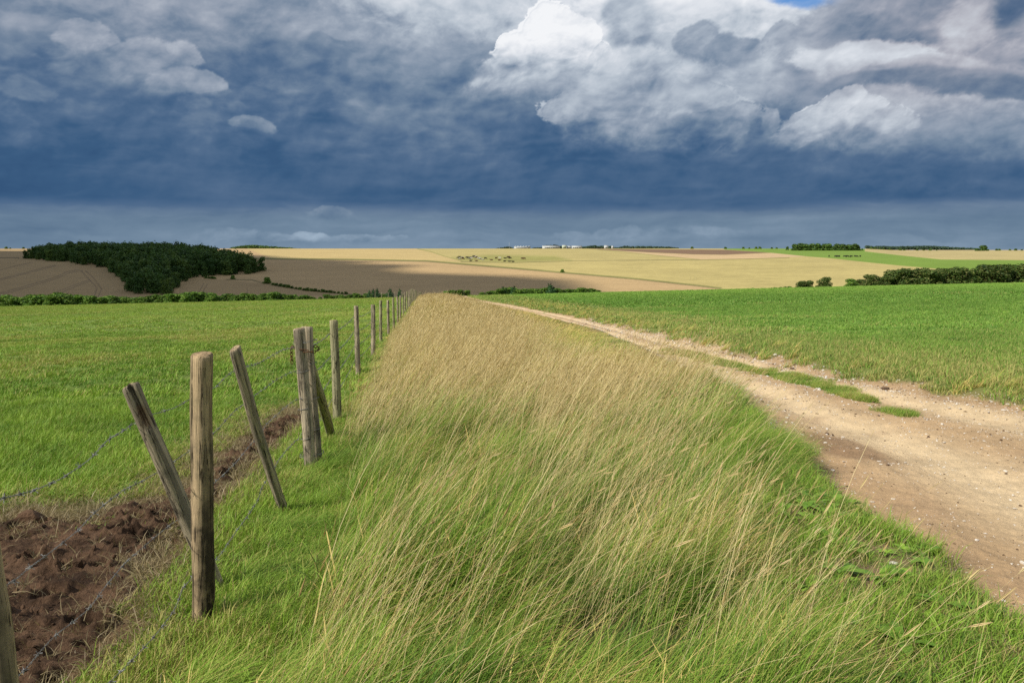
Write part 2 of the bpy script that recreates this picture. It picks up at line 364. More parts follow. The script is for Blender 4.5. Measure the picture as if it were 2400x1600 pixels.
# ------------------------------------------------------------------ materials
def mat_ground():
    m, n, out = material('ground')
    g = n.n.new('ShaderNodeNewGeometry'); P = E_(n, g.outputs['Position'])
    col = n.attr('col'); k = n.attr('tex')                     # tex: r fine grain, g broad patches, b streaks
    kr, kg, kb = n.sep(k)
    f1 = n.noise(P, 38, 6, .7); f2 = n.noise(P, 3.2, 5, .6); f3 = n.noise(P, .12, 4, .6); f4 = n.noise(P, .018, 4, .6)
    st = n.noise(n.vmath('MULTIPLY', P, (.02, .25, 0)), 1.0, 6, .65)
    st2 = n.noise(n.vmath('MULTIPLY', P, (.5, .5, .5)), 1.0, 6, .75)
    v = 1.0 + (f1 - .5) * kr * 1.1 + (f2 - .5) * kr * .8 + (f3 - .5) * kg * .7 + (f4 - .5) * kg * .8 + (st - .5) * kb * 1.3 + (st2 - .5) * kb * 1.2
    c = n.vmath('SCALE', col, sc=v)
    bump = n.noise(P, 26, 8, .72)
    bp = bump * kr
    principled(n, out, c, .92, .15, bp, .8, .03)
    return m
def mat_grass(name, ga, gb, straw, straw2=None, tr=.35, rough=.5, spec=.35):
    m, n, out = material(name)
    a, t, b = n.sep(n.attr('bc'))
    dry = n.attr('dry', 'INSTANCER', 'Fac'); tone = n.attr('tone', 'INSTANCER', 'Fac')
    green = n.mix(n.math('MULTIPLY', a * .55 + tone * .6, 1, clamp=True), ga, gb)
    st = n.mix(a, straw, straw2 or straw)
    f = n.ss(dry * 1.1 - b + (t - .5) * .18, -.06, .06)
    col = n.mix(f, green, st)
    principled(n, out, col, rough, spec, transl=tr, tcol=n.vmath('MULTIPLY', col, (1.1, 1.15, .7)))
    return m
def mat_leaf(name, ca, cb, tr=.3, cc=None):
    m, n, out = material(name)
    a, t, b = n.sep(n.attr('bc')); oi = n.n.new('ShaderNodeObjectInfo'); rnd = E_(n, oi.outputs['Random'])
    col = n.mix(a, ca, cb)
    if cc: col = n.mix(n.ss(b, .55, .9), col, cc)
    v = .78 + rnd * .45
    col = n.vmath('SCALE', col, sc=v)
    principled(n, out, col, .6, .25, transl=tr)
    return m
def mat_wood(name, ca, cb, cc, gs=1.0, mold=(.16, .17, .07, 1), moldk=.5):
    m, n, out = material(name)
    tc = n.n.new('ShaderNodeTexCoord'); P = E_(n, tc.outputs['Object'])
    oi = n.n.new('ShaderNodeObjectInfo'); rnd = E_(n, oi.outputs['Random'])
    P = n.vmath('ADD', P, n.xyz(rnd * 7, rnd * 3, rnd * 11))
    Pg = n.vmath('MULTIPLY', P, (1, 1, .05))
    g1 = n.noise(Pg, 90 * gs, 5, .65, .6); g2 = n.noise(Pg, 26 * gs, 4, .6, .8); bl = n.noise(P, 7, 5, .6); kn = n.noise(n.vmath('MULTIPLY', P, (1, 1, .35)), 12, 3, .5)
    col = n.mix(n.ss(g2, .41, .58), ca, cb)
    col = n.mix(n.ss(bl, .5, .72) * .75, col, cc)
    col = n.mix(n.ss(kn, .55, .75) * moldk, col, mold)
    crack = n.ss(g1, .46, .34); fis = n.ss(n.math('ABSOLUTE', g2 - .5), .018, .004) * n.ss(bl, .42, .52); col = n.mix(fis * .8, col, (.02, .015, .01, 1))
    col = n.mix(crack * .75, col, (.035, .025, .018, 1))
    d = n.attr('dirt'); dr, dg, db = n.sep(d)                 # r dark stain and dark inside of the notch, g rust, b fresh pale cut
    edge = n.ss(dr + (bl - .5) * 1.8 + (g2 - .5) * 1.0, .25, .95)
    col = n.mix(edge * .85, col, (.022, .017, .013, 1))
    col = n.mix(dg, col, (.22, .085, .03, 1))
    col = n.mix(db, col, (.42, .27, .14, 1))
    principled(n, out, col, .9, .12, g1 * .9 + g2 + bl * .4 - fis * .8, 1.0, .010)
    return m
def mat_plain(name, c, rough=.6, spec=.4, metal=0, nz=None, c2=None):
    m, n, out = material(name)
    tc = n.n.new('ShaderNodeTexCoord'); P = E_(n, tc.outputs['Object'])
    col = n.mix(n.ss(n.noise(P, nz or 20, 4, .6), .4, .6), c, c2 or tuple(x * .7 for x in c[:3]) + (1,))
    principled(n, out, col, rough, spec, metal=metal)
    return m
def mat_mud():
    m, n, out = material('mud')
    g = n.n.new('ShaderNodeNewGeometry'); P = E_(n, g.outputs['Position'])
    a = n.noise(P, 5, 5, .6); b = n.noise(P, 60, 6, .7); c = n.noise(P, 16, 5, .6)
    col = n.mix(n.ss(a, .35, .65), (.042, .024, .014, 1), (.130, .074, .041, 1))
    col = n.mix(n.ss(b, .5, .7) * .5, col, (.16, .095, .052, 1))
    col = n.mix(n.ss(c, .58, .75) * .5, col, (.022, .011, .007, 1))
    principled(n, out, col, n.fmix(n.ss(a, .4, .6), .95, .75), .15, b * .6 + c, 1.0, .03)
    return m
M = dict(
    ground=mat_ground(), mud=mat_mud(),
    tall=mat_grass('tall_grass', (.036, .105, .012, 1), (.27, .41, .050, 1), (.74, .57, .21, 1), (.50, .37, .11, 1), .14, .55, .2),
    straw=mat_grass('straw', (.76, .63, .34, 1), (.48, .37, .15, 1), (.78, .64, .34, 1), (.40, .29, .11, 1), .12, .5, .25),
    past=mat_grass('pasture_grass', (.065, .165, .018, 1), (.30, .45, .055, 1), (.46, .41, .13, 1), (.30, .27, .08, 1), .15, .55, .2),
    crop=mat_grass('crop_leaves', (.065, .16, .020, 1), (.26, .42, .068, 1), (.46, .41, .14, 1), (.30, .28, .09, 1), .15, .55, .2),
    dead=mat_grass('dead_grass', (.30, .23, .12, 1), (.20, .17, .07, 1), (.38, .30, .16, 1), (.22, .17, .08, 1), .2),
    hedge=mat_leaf('hedge_leaves', (.035, .09, .012, 1), (.13, .25, .028, 1), .3, (.20, .30, .045, 1)),
    bush=mat_leaf('thorn_leaves', (.030, .070, .012, 1), (.095, .15, .025, 1), .25, (.16, .17, .045, 1)),
    wood=mat_leaf('wood_leaves', (.028, .075, .014, 1), (.085, .17, .030, 1), .25, (.14, .22, .04, 1)),
    far=mat_leaf('hazed_leaves', (.030, .060, .035, 1), (.055, .095, .055, 1), .2),  # bluish distance haze put into the leaf colour of the far woods
    fir=mat_leaf('fir_needles', (.02, .065, .018, 1), (.05, .12, .03, 1), .15),
    bark=mat_plain('bark', (.10, .08, .06, 1), .9, .1),
    post=mat_wood('fence_wood', (.46, .38, .26, 1), (.25, .21, .15, 1), (.16, .14, .105, 1)),
    postg=mat_wood('mossy_wood', (.36, .33, .19, 1), (.27, .25, .14, 1), (.20, .20, .11, 1), moldk=.7),
    thick=mat_wood('weathered_wood', (.46, .34, .20, 1), (.25, .19, .115, 1), (.13, .11, .08, 1), .8, moldk=.25),
    wire=mat_plain('galvanised_wire', (.34, .34, .33, 1), .6, .4, .6, 60, (.16, .15, .14, 1)),
    rust=mat_plain('rusty_iron', (.20, .085, .035, 1), .85, .3, .2, 60, (.07, .035, .02, 1)),
    stone=mat_plain('flint', (.72, .68, .60, 1), .8, .3, 0, 9, (.45, .38, .30, 1)),
    white=mat_plain('white_cladding', (.58, .60, .60, 1), .6, .3, 0, .2, (.50, .52, .53, 1)),
    roof=mat_plain('roof_sheet', (.55, .57, .58, 1), .6, .3, 0, .2, (.45, .47, .48, 1)),
    cream=mat_plain('cream_cladding', (.55, .60, .45, 1), .6, .3, 0, .2, (.50, .55, .42, 1)),
    glass=mat_plain('dark_glazing', (.05, .06, .07, 1), .2, .5, 0, .2, (.04, .05, .06, 1)),
    cloud=mat_plain('cloud_vapour', (.85, .86, .88, 1), 1, 0, 0, .002, (.8, .8, .83, 1)),
)

# ------------------------------------------------------------------ terrain sheet with every field as its own object
def terrain():
    tin = np.linspace(-.76, .76, 1500)
    tout = .76 * 1.10 ** np.arange(1, 22)
    T = np.concatenate([-tout[::-1], tin, tout])
    yn = []; y = 1.25
    while y < 160: yn.append(y); y += max(.012, min(y * y * 2.0 / (F * 1.457), y * .012))
    yn += list(np.arange(160, 300, 2.0))
    y = 300.
    while y < 1500:
        yn.append(y); y += 2.5 if y < 900 else 6
    yn += [1500, 1520, 1560, 1620, 1700, 1800, 1900, 2000, 2100, 2200, 2300, 2400, 2500, 2650, 2850, 3100, 3600, 4500, 6500, 9000]
    Y = np.array(yn); ny, nt = len(Y), len(T)
    YY, TT = np.meshgrid(Y, T, indexing='ij'); XX = YY * TT
    ZZ = ground_z(XX, YY)
    mm = sdpoly(XX.ravel(), YY.ravel(), MUD).reshape(XX.shape); ZZ = ZZ - .16 * sst(-mm, 0, .25)
    x, y, z = XX.ravel(), YY.ravel(), ZZ.ravel()
    px, py = project(x, y, z)
    n = len(x); C = np.zeros((n, 3)); K = np.zeros((n, 3)); ID = np.zeros(n, int)
    names = ['pasture', 'grass_verge', 'dirt_track', 'crop_field', 'stubble_field', 'ploughed_field', 'far_green_field', 'brown_field', 'cow_pasture', 'ripe_field', 'valley', 'pale_field']
    def paint(mask, col, k, idn=None):
        mask = np.clip(mask, 0, 1)[:, None]; C[:] = C * (1 - mask) + np.array(col) * mask; K[:] = K * (1 - mask) + np.array(k) * mask
        if idn: ID[(mask[:, 0] > .5)] = names.index(idn)
    far = y > 200
    paint(np.ones(n), (.43, .35, .135), (.0, .6, .45), 'stubble_field')
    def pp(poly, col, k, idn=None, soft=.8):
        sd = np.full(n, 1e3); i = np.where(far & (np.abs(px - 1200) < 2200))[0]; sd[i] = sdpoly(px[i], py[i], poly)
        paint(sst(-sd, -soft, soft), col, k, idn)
    pp([(400, 560), (978, 560), (978, 583), (1010, 590), (1040, 600), (1085, 613), (1000, 611), (600, 607), (400, 605)], (.48, .36, .155), (0, .5, .5), 'ripe_field')
    pp([(978, 583), (1010, 590), (1040, 600), (1085, 613), (1200, 616), (1350, 611), (1640, 608), (1450, 588), (1300, 580), (978, 560)], (.42, .345, .135), (0, .6, .6), 'cow_pasture')
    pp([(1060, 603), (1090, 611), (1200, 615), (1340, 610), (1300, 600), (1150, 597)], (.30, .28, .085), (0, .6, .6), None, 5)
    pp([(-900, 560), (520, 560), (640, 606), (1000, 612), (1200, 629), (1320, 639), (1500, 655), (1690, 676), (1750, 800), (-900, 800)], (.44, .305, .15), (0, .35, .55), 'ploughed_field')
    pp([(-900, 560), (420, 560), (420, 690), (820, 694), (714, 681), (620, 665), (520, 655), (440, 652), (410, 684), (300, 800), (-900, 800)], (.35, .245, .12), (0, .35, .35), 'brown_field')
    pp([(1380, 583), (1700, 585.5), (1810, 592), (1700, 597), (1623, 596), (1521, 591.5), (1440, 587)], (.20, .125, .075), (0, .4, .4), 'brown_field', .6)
    pp([(1450, 588), (1521, 592), (1623, 596.5), (1700, 597.5), (1810, 593), (1893, 601), (1750, 606), (1640, 608)], (.52, .37, .20), (0, .4, .4), 'pale_field', .6)
    pp([(1640, 560), (2027, 560), (2027, 589), (2117, 599), (2206, 608), (2500, 611), (3200, 611), (3200, 680), (2500, 660), (2176, 628), (2105, 622), (2027, 614), (1938, 604.5), (1893, 601), (1804, 592), (1700, 585)], (.17, .26, .04), (0, .5, .3), 'far_green_field')
    pp([(2027, 570), (3200, 570), (3200, 611), (2206, 608), (2117, 599), (2027, 589)], (.42, .34, .15), (0, .6, .6), 'pale_field')
    paint(sst(y, 1600, 1700) * 1.0, (.42, .34, .19), (0, .4, .3))
    # field banks and boundaries, tramlines
    def ln(pts, w, col, a=1., k=(0, .8, .8)):
        dd = np.full(n, 1e3); i = np.where((y > 240) & (y < 1600) & (np.abs(px - 1200) < 1300))[0]; dd[i] = dline(px[i], py[i], pts)
        paint(sst(-dd, -w - .7, -w + .7) * a, col, k)
    ln([(600, 606), (700, 607), (830, 608), (1000, 611.5), (1100, 620), (1200, 628), (1320, 638.5), (1500, 654), (1690, 675)], 1.6, (.20, .19, .06))
    ln([(600, 607), (700, 608.3), (830, 609.6), (1000, 613), (1100, 621.6), (1200, 630), (1320, 640.4), (1500, 656), (1690, 677)], .4, (.07, .06, .03), .8)
    ln([(1080, 613.5), (1200, 615.6), (1350, 611), (1500, 610), (1640, 609), (1750, 607), (1850, 604)], .5, (.09, .08, .03), .9)
    ln([(978, 583), (1010, 590), (1040, 600), (1085, 612)], .8, (.22, .22, .06), .8)
    ln([(1400, 585.5), (1450, 590), (1550, 600), (1640, 608)], .5, (.20, .18, .06), .8)
    ln([(-100, 603), (45, 604)], .8, (.07, .06, .035), .9)
    ln([(530, 655), (590, 656), (620, 664), (714, 680), (820, 690), (900, 695)], 1.0, (.08, .08, .03), .8)
    D = (.10, .07, .05)
    for a_, b_ in [([(0, 687), (60, 670), (120, 653), (160, 636), (185, 632)], .5), ([(0, 691), (62, 674), (122, 656), (165, 639), (195, 633.5)], .5), ([(0, 654), (70, 636), (130, 621)], .5),
                   ([(0, 657), (70, 639), (132, 623)], .4), ([(0, 633), (40, 622), (75, 615)], .5), ([(105, 695), (150, 677), (210, 655)], .5), ([(112, 699), (158, 679), (215, 657)], .5),
                   ([(190, 634), (205, 650), (228, 675), (220, 696)], .7), ([(200, 634), (218, 650), (238, 677), (230, 696)], .7), ([(466, 685), (478, 664)], .6), ([(474, 686), (486, 665)], .6),
                   ([(580, 690), (580, 675)], .5), ([(588, 690), (588, 675)], .5), ([(1492, 631), (1500, 624)], .3), ([(1498, 631), (1505, 624)], .3), ([(1617, 656), (1619, 648)], .3), ([(1626, 657), (1628, 648)], .3),
                   ([(1634, 655), (1631, 649)], .3), ([(1745, 632), (1749, 624)], .3), ([(1750, 632), (1754, 624)], .3)]:
        ln(a_, b_, D if a_[0][0] < 1300 else (.30, .25, .10), .8)
    # valley floor and near ground
    nb = 1 - sst(y, 215, 235)
    paint(nb, (.10, .15, .03), (.5, .6, 0), 'valley')
    nearm = 1 - sst(y, 178, 186)
    fx = fence_x(y); l = xL(y) + .14 * fbm(x * 1.3, y * 1.3, 4); r = xR(y) + .45 * sst(60 - y, 0, 30) * (.55 + fbm(x * .9 + 9, y * .9, 4))
    n1 = fbm(x * .15, y * .15, 4); n2 = fbm(x * 1.2, y * 1.2, 4); n3 = fbm(x * .03 + 5, y * .03, 3)
    pcol = np.array((.14, .20, .035))[None] * (1 + .25 * n1 + .2 * n2)[:, None] + np.array((.09, .05, .0))[None] * sst(n1 + n3 * 1.5 + sst(y, 20, 150) * .3, .1, .7)[:, None] * .5
    C[:] = np.where((nearm * (x < fx))[:, None] > .5, pcol, C); K[:] = np.where((nearm * (x < fx))[:, None] > .5, (.8, .8, .1), K); ID[(nearm > .5) & (x < fx)] = 0
    vm = (nearm > .5) & (x >= fx) & (x < l)
    vcol = np.array((.055, .060, .018))[None] + np.array((.17, .11, .05))[None] * sst(y, 4, 14)[:, None]
    so_ = (sst(n2 + .25, .0, .3) * (1 - sst(l - x, .8, 1.1)) * (y < 6.2))[:, None]; vcol = vcol * (1 - so_) + np.array((.26, .175, .10)) * so_
    C[vm] = vcol[vm]; K[vm] = (.9, .6, 0); ID[vm] = 1
    cm = (nearm > .5) & (x > r)
    dist = (x - r)
    edge = 1 - sst(dist - y * .05 + n2 * .5, .6, 3.5)
    ccol = np.array((.12, .22, .03))[None] * (1 + .2 * n1 + .15 * n2)[:, None]
    ccol = ccol * (1 - edge[:, None] * .7) + np.array((.17, .17, .05))[None] * edge[:, None] * .7
    C[cm] = ccol[cm]; K[cm] = (.8, .7, .1); ID[cm] = 3
    tm = (nearm > .5) & (x >= l) & (x <= r); s = (x - l) / np.maximum(r - l, .3)
    rut = np.exp(-((s - .30 + .02 * n1) / .12) ** 2) + np.exp(-((s - .74) / .13) ** 2)
    tc_ = np.array((.44, .295, .158))[None] * np.ones((n, 1)); tc_ = tc_ * (1 - .8 * rut[:, None]) + np.array((.69, .53, .32))[None] * .8 * rut[:, None]
    ed = np.exp(-(s / .12) ** 2) + np.exp(-((1 - s) / .14) ** 2); tc_ = tc_ * (1 - .5 * ed[:, None]) + np.array((.42, .27, .15))[None] * .5 * ed[:, None]
    rn = fbm(x * 9, y * 1.2, 4); tc_ *= (1 + .14 * n2 + .14 * fbm(x * 6, y * 4, 4) + .10 * rn)[:, None]
    wet = sst(fbm(x * 1.7 + 4, y * .8 + 2, 4), .15, .5)[:, None] * .35; tc_ = tc_ * (1 - wet) + np.array((.36, .23, .13)) * wet
    # the damp patch
    pa, pb = hit(1885, 1012), hit(2065, 1082); pm = (pa + pb) / 2; hl = (pb - pa).length / 2; ux, uy = (pb.x - pa.x) / 2 / hl, (pb.y - pa.y) / 2 / hl
    dy = (x - pm.x) * ux + (y - pm.y) * uy; dx = -(x - pm.x) * uy + (y - pm.y) * ux
    dp = 1 - sst(np.sqrt((dx / .30) ** 2 + (dy / (hl * 1.1)) ** 2) + .45 * n2, .65, 1.15)
    tc_ = tc_ * (1 - .62 * dp[:, None]) + np.array((.20, .115, .062))[None] * .62 * dp[:, None]
    C[tm] = tc_[tm]; K[tm] = (.75, .3, 0); ID[tm] = 2
    # soft border of the track
    bl_ = np.exp(-((x - l) / .10) ** 2) * (nearm > .5); br_ = np.exp(-((x - r) / .16) ** 2) * (nearm > .5)
    mxx = np.clip(bl_ + br_, 0, 1)[:, None] * .6; C[:] = C * (1 - mxx) + np.array((.28, .21, .10)) * mxx
    # bare trodden soil around the mud
    sm = mm.ravel(); so = (1 - sst(sm + .25 * n2, 0, .45)) * (y < 14); C[:] = C * (1 - so[:, None]) + np.array((.15, .095, .05)) * so[:, None]
    # faces
    I = np.arange(ny * nt).reshape(ny, nt); Q = np.stack([I[:-1, :-1], I[:-1, 1:], I[1:, 1:], I[1:, :-1]], -1).reshape(-1, 4)
    fid = ID[Q[:, 0]]
    Vall = np.stack([x, y, z], 1)
    labels = {}
    for i, nm in enumerate(names):
        q = Q[fid == i]
        if not len(q): continue
        u, inv = np.unique(q, return_inverse=True); q2 = inv.reshape(-1, 4)
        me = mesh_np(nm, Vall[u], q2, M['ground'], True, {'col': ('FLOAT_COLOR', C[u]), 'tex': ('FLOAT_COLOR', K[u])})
        # keep shading continuous across the shared borders
        o = obj(nm, me); tag(o, kind='structure')
    # ground behind and under the camera
    gx = np.concatenate([-np.geomspace(9000, 2, 40), np.geomspace(2, 9000, 40)]); gy = np.concatenate([-np.geomspace(6000, 1.5, 50), np.linspace(-1.2, 1.25, 6)])
    GY, GX = np.meshgrid(gy, gx, indexing='ij'); GZ = ground_z(GX, GY); GZ[-1] -= .02
    I = np.arange(GX.size).reshape(GX.shape); Q = np.stack([I[:-1, :-1], I[:-1, 1:], I[1:, 1:], I[1:, :-1]], -1).reshape(-1, 4)
    n = GX.size
    tag(obj('ground', mesh_np('ground', np.stack([GX.ravel(), GY.ravel(), GZ.ravel()], 1), Q, M['ground'], True,
        {'col': ('FLOAT_COLOR', np.tile((.13, .17, .04), (n, 1))), 'tex': ('FLOAT_COLOR', np.tile((.8, .6, .1), (n, 1)))})), kind='structure')
terrain()

# trampled mud by the fence, real clods and hoof pits
def mud():
    gx = np.arange(-4.1, -1.4, .014); gy = np.arange(1.9, 10.2, .016); Y, X = np.meshgrid(gy, gx, indexing='ij')
    x, y = X.ravel(), Y.ravel(); sd = sdpoly(x, y, MUD) + .16 * fbm(x * 2.2, y * 2.2, 4)
    m = sst(-sd, -.06, .16)
    hgt = .045 * fbm(x * 3.2, y * 3.2, 5, .6) + .05 * np.abs(fbm(x * 6.5 + 3, y * 6.5, 4, .6)) + .040 * np.abs(fbm(x * 17, y * 17, 3, .6))
    rs = np.random.RandomState(5)
    for _ in range(330):
        cx, cy = rs.uniform(-3.9, -1.6), rs.uniform(2.0, 9.9); r_ = rs.uniform(.045, .10); a = rs.rand() * 3.1; dp = rs.uniform(.05, .12)
        i = np.where((np.abs(x - cx) < .25) & (np.abs(y - cy) < .25))[0]
        u = (x[i] - cx) * math.cos(a) + (y[i] - cy) * math.sin(a); v = -(x[i] - cx) * math.sin(a) + (y[i] - cy) * math.cos(a)
        d = np.sqrt((u / r_) ** 2 + (v / (r_ * .7)) ** 2); hgt[i] += -dp * (1 - sst(d, .55, 1.0)) + .3 * dp * np.exp(-((d - 1.25) / .25) ** 2)
    z = ground_z(x, y) + hgt * m - (1 - m) * .20 * sst(sd, 0, .3) + .0 - .03 * (1 - m) + .005
    I = np.arange(x.size).reshape(X.shape); Q = np.stack([I[:-1, :-1], I[:-1, 1:], I[1:, 1:], I[1:, :-1]], -1).reshape(-1, 4)
    Q = Q[(sd[Q].min(1) < .12)]
    global MUDH; MUDH = (gx, gy, z.reshape(X.shape), m.reshape(X.shape))
    u, inv = np.unique(Q, return_inverse=True)
    tag(obj('mud', mesh_np('mud', np.stack([x, y, z], 1)[u], inv.reshape(-1, 4), M['mud'], True)), kind='structure')
mud()

# ------------------------------------------------------------------ grass tufts, scattered with geometry nodes
def blades(rs, n, Rr, L, Ls, lean, leans, az, azs, w, curve, segs=4, wtip=.12, base0=0.0, sink=.02):
    rr = Rr * np.sqrt(rs.rand(n)); th = rs.rand(n) * 2 * np.pi; bx, by = rr * np.cos(th), rr * np.sin(th)
    ln = np.clip(L + Ls * rs.randn(n), L * .3, L * 2.2); a0 = np.radians(lean + leans * rs.randn(n)); ph = np.radians(az + azs * rs.randn(n))
    cv = np.radians(curve) * rs.uniform(.4, 1.5, n); t = np.linspace(0, 1, segs + 1)
    ang = a0[:, None] * (.35 + .65 * t[None]) + cv[:, None] * t[None] ** 1.5
    ang = np.minimum(ang, np.radians(118))
    ds = ln[:, None] / segs * np.ones_like(ang)
    dx = np.sin(ang) * ds; dz = np.cos(ang) * ds
    px = np.concatenate([np.zeros((n, 1)), np.cumsum((dx[:, :-1] + dx[:, 1:]) / 2, 1)], 1); pz = np.concatenate([np.zeros((n, 1)), np.cumsum((dz[:, :-1] + dz[:, 1:]) / 2, 1)], 1) - sink
    X = bx[:, None] + px * np.cos(ph)[:, None]; Yy = by[:, None] + px * np.sin(ph)[:, None]
    wa = rs.rand(n) * 2 * np.pi; wx, wy = np.cos(wa), np.sin(wa)
    ww = w * rs.uniform(.6, 1.35, n)[:, None] * (np.sqrt(np.clip(1 - t ** 2.2, 0, 1)) * (1 - wtip) + wtip)[None] / 2
    A = np.stack([X - wx[:, None] * ww, Yy - wy[:, None] * ww, pz], -1); B = np.stack([X + wx[:, None] * ww, Yy + wy[:, None] * ww, pz], -1)
    V = np.stack([A, B], 2).reshape(-1, 3)                       # n, segs+1, 2
    i = (np.arange(n) * (segs + 1) * 2)[:, None] + (np.arange(segs) * 2)[None]
    Fq = np.stack([i, i + 1, i + 3, i + 2], -1).reshape(-1, 4)
    c = np.stack([np.repeat(rs.rand(n), (segs + 1) * 2), np.tile(np.repeat(t, 2), n), np.repeat(rs.rand(n), (segs + 1) * 2)], 1)
    return V, Fq, c
def heads(rs, n, Rr, L, Ls, lean, leans, az, azs, w, curve, hw=.005, hl=.08, segs=6):
    """thin stems that end in a seed head"""
    V, Fq, c = blades(rs, n, Rr, L, Ls, lean, leans, az, azs, w, curve, segs, 1.0)
    V = V.reshape(n, segs + 1, 2, 3); tip = V[:, -1].mean(1); pre = V[:, -2].mean(1); d = tip - pre; d /= np.linalg.norm(d, axis=1)[:, None]
    side = np.cross(d, rs.randn(n, 3)); side /= np.linalg.norm(side, axis=1)[:, None]; s2 = np.cross(d, side)
    VV = [V.reshape(-1, 3)]; FF = [Fq]; CC = [c]; base = n * (segs + 1) * 2; hls = hl * rs.uniform(.6, 1.4, n)[:, None]
    prof = [(0, .15), (.25, .9), (.55, 1.0), (.8, .6), (1, .08)]
    for k, sd in enumerate((side, s2)):
        rows = []
        for (q, r_) in prof:
            jit = 1 + .5 * (rs.rand(n)[:, None] - .5)
            rows.append(np.stack([tip + d * hls * q - sd * hw * r_ * jit, tip + d * hls * q + sd * hw * r_ * jit], 1))
        H = np.stack(rows, 1); VV.append(H.reshape(-1, 3)); m = len(prof)
        i = (np.arange(n) * m * 2)[:, None] + (np.arange(m - 1) * 2)[None] + base; FF.append(np.stack([i, i + 1, i + 3, i + 2], -1).reshape(-1, 4))
        CC.append(np.stack([np.repeat(rs.uniform(.4, 1, n), m * 2), np.ones(n * m * 2), np.zeros(n * m * 2)], 1)); base += n * m * 2
    return np.concatenate(VV), np.concatenate(FF), np.concatenate(CC)
def join(parts):
    V = []; Fc = []; C = []; b = 0
    for v, f_, c in parts: V.append(v); Fc.append(f_ + b); C.append(c); b += len(v)
    return np.concatenate(V), np.concatenate(Fc), np.concatenate(C)
def protos(name, mat, gens):
    c = bpy.data.collections.new(name + '_kinds')
    for g in gens:
        V, Fq, cc = g
        o = bpy.data.objects.new(name + '_tuft', mesh_np(name, V, Fq, mat, False, {'bc': ('FLOAT_COLOR', cc)})); c.objects.link(o)
    return c
def scatter(name, P, rot, scl, idx, dry, tone, coll, label=None, cat=None, kind='stuff'):
    n = len(P)
    me = bpy.data.meshes.new(name); me.vertices.add(n); me.vertices.foreach_set('co', np.asarray(P, np.float32).reshape(-1))
    for an, ty, d in (('rot', 'FLOAT_VECTOR', rot), ('scl', 'FLOAT_VECTOR', scl), ('idx', 'INT', idx), ('dry', 'FLOAT', dry), ('tone', 'FLOAT', tone)):
        a = me.attributes.new(an, ty, 'POINT')
        if ty == 'FLOAT_VECTOR': a.data.foreach_set('vector', np.asarray(d, np.float32).reshape(-1))
        elif ty == 'INT': a.data.foreach_set('value', np.asarray(d, np.int32))
        else: a.data.foreach_set('value', np.asarray(d, np.float32))
    o = obj(name, me); g = bpy.data.node_groups.new(name, 'GeometryNodeTree')
    g.interface.new_socket('Geometry', in_out='INPUT', socket_type='NodeSocketGeometry'); g.interface.new_socket('Geometry', in_out='OUTPUT', socket_type='NodeSocketGeometry')
    gi = g.nodes.new('NodeGroupInput'); go = g.nodes.new('NodeGroupOutput'); iop = g.nodes.new('GeometryNodeInstanceOnPoints'); ci = g.nodes.new('GeometryNodeCollectionInfo')
    ci.inputs['Collection'].default_value = coll; ci.inputs['Separate Children'].default_value = True; ci.inputs['Reset Children'].default_value = True
    iop.inputs['Pick Instance'].default_value = True
    def na(nm, ty):
        q = g.nodes.new('GeometryNodeInputNamedAttribute'); q.data_type = ty; q.inputs['Name'].default_value = nm; return [s_ for s_ in q.outputs if s_.enabled and s_.name == 'Attribute'][0]
    L = g.links.new
    L(gi.outputs[0], iop.inputs['Points']); L(ci.outputs[0], iop.inputs['Instance']); L(na('idx', 'INT'), iop.inputs['Instance Index'])
    er = g.nodes.new('FunctionNodeEulerToRotation'); L(na('rot', 'FLOAT_VECTOR'), er.inputs[0]); L(er.outputs[0], iop.inputs['Rotation'])
    L(na('scl', 'FLOAT_VECTOR'), iop.inputs['Scale']); L(iop.outputs[0], go.inputs[0])
    md = o.modifiers.new('scatter', 'NODES'); md.node_group = g
    tag(o, label, cat, None, kind)
    return o
def sample(rs, n, y0, y1, fl, fr, power=1.0):
    """n spots, uniform per square metre for power=1, between side lines fl(y) and fr(y)"""
    yy = np.linspace(y0, y1, 400); wd = np.clip(fr(yy) - fl(yy), .0, None) * yy ** (power - 1.0); cs = np.cumsum(wd); cs = cs / cs[-1]
    y = np.interp(rs.rand(n), np.concatenate([[0], cs]), np.concatenate([[y0], yy])); l, r = fl(y), fr(y); return l + (r - l) * rs.rand(n), y
def lod(rs, spec, scale_w, frac):
    pass

rs = np.random.RandomState(21)
def tall_protos(name, k, wk, nk, mat):
    out = []
    for i in range(5):
        out.append(join([
            blades(rs, int(44 * nk), .12, .27, .08, 30 + 4 * i, 22, 0, 75, .0056 * wk, 62, 5),
            blades(rs, int(30 * nk), .13, .38, .11, 40, 16, 0, 34, .0040 * wk, 55, 5),
            blades(rs, int(14 * nk), .13, .22, .07, 55, 25, 0, 150, .0046 * wk, 50, 4),
            blades(rs, int(26 * nk), .13, .50, .11, 33, 12, 0, 22, .0019 * wk, 26, 5)]))
    return protos(name, mat, out)
T1 = tall_protos('meadow_near', 5, 1, 1, M['tall']); T2 = tall_protos('meadow_mid', 4, 2.2, .62, M['tall']); T3 = tall_protos('meadow_far', 4, 6, .34, M['tall'])
def straw_protos(name, wk, nk, hw):
    return protos(name, M['straw'], [join([heads(rs, int(2 * nk), .14, .72, .15, 27, 11, 0, 24, .0014 * wk, 18, hw, .06), heads(rs, int(8 * nk), .14, .66, .18, 30, 12, 0, 24, .0013 * wk, 20, hw * .3, .09)]) for _ in range(7)])
W1 = straw_protos('straw_near', 1, 1, .0032); W2 = straw_protos('straw_mid', 1.7, 1.3, .005); W3 = straw_protos('straw_far', 4.5, 1.6, .014)

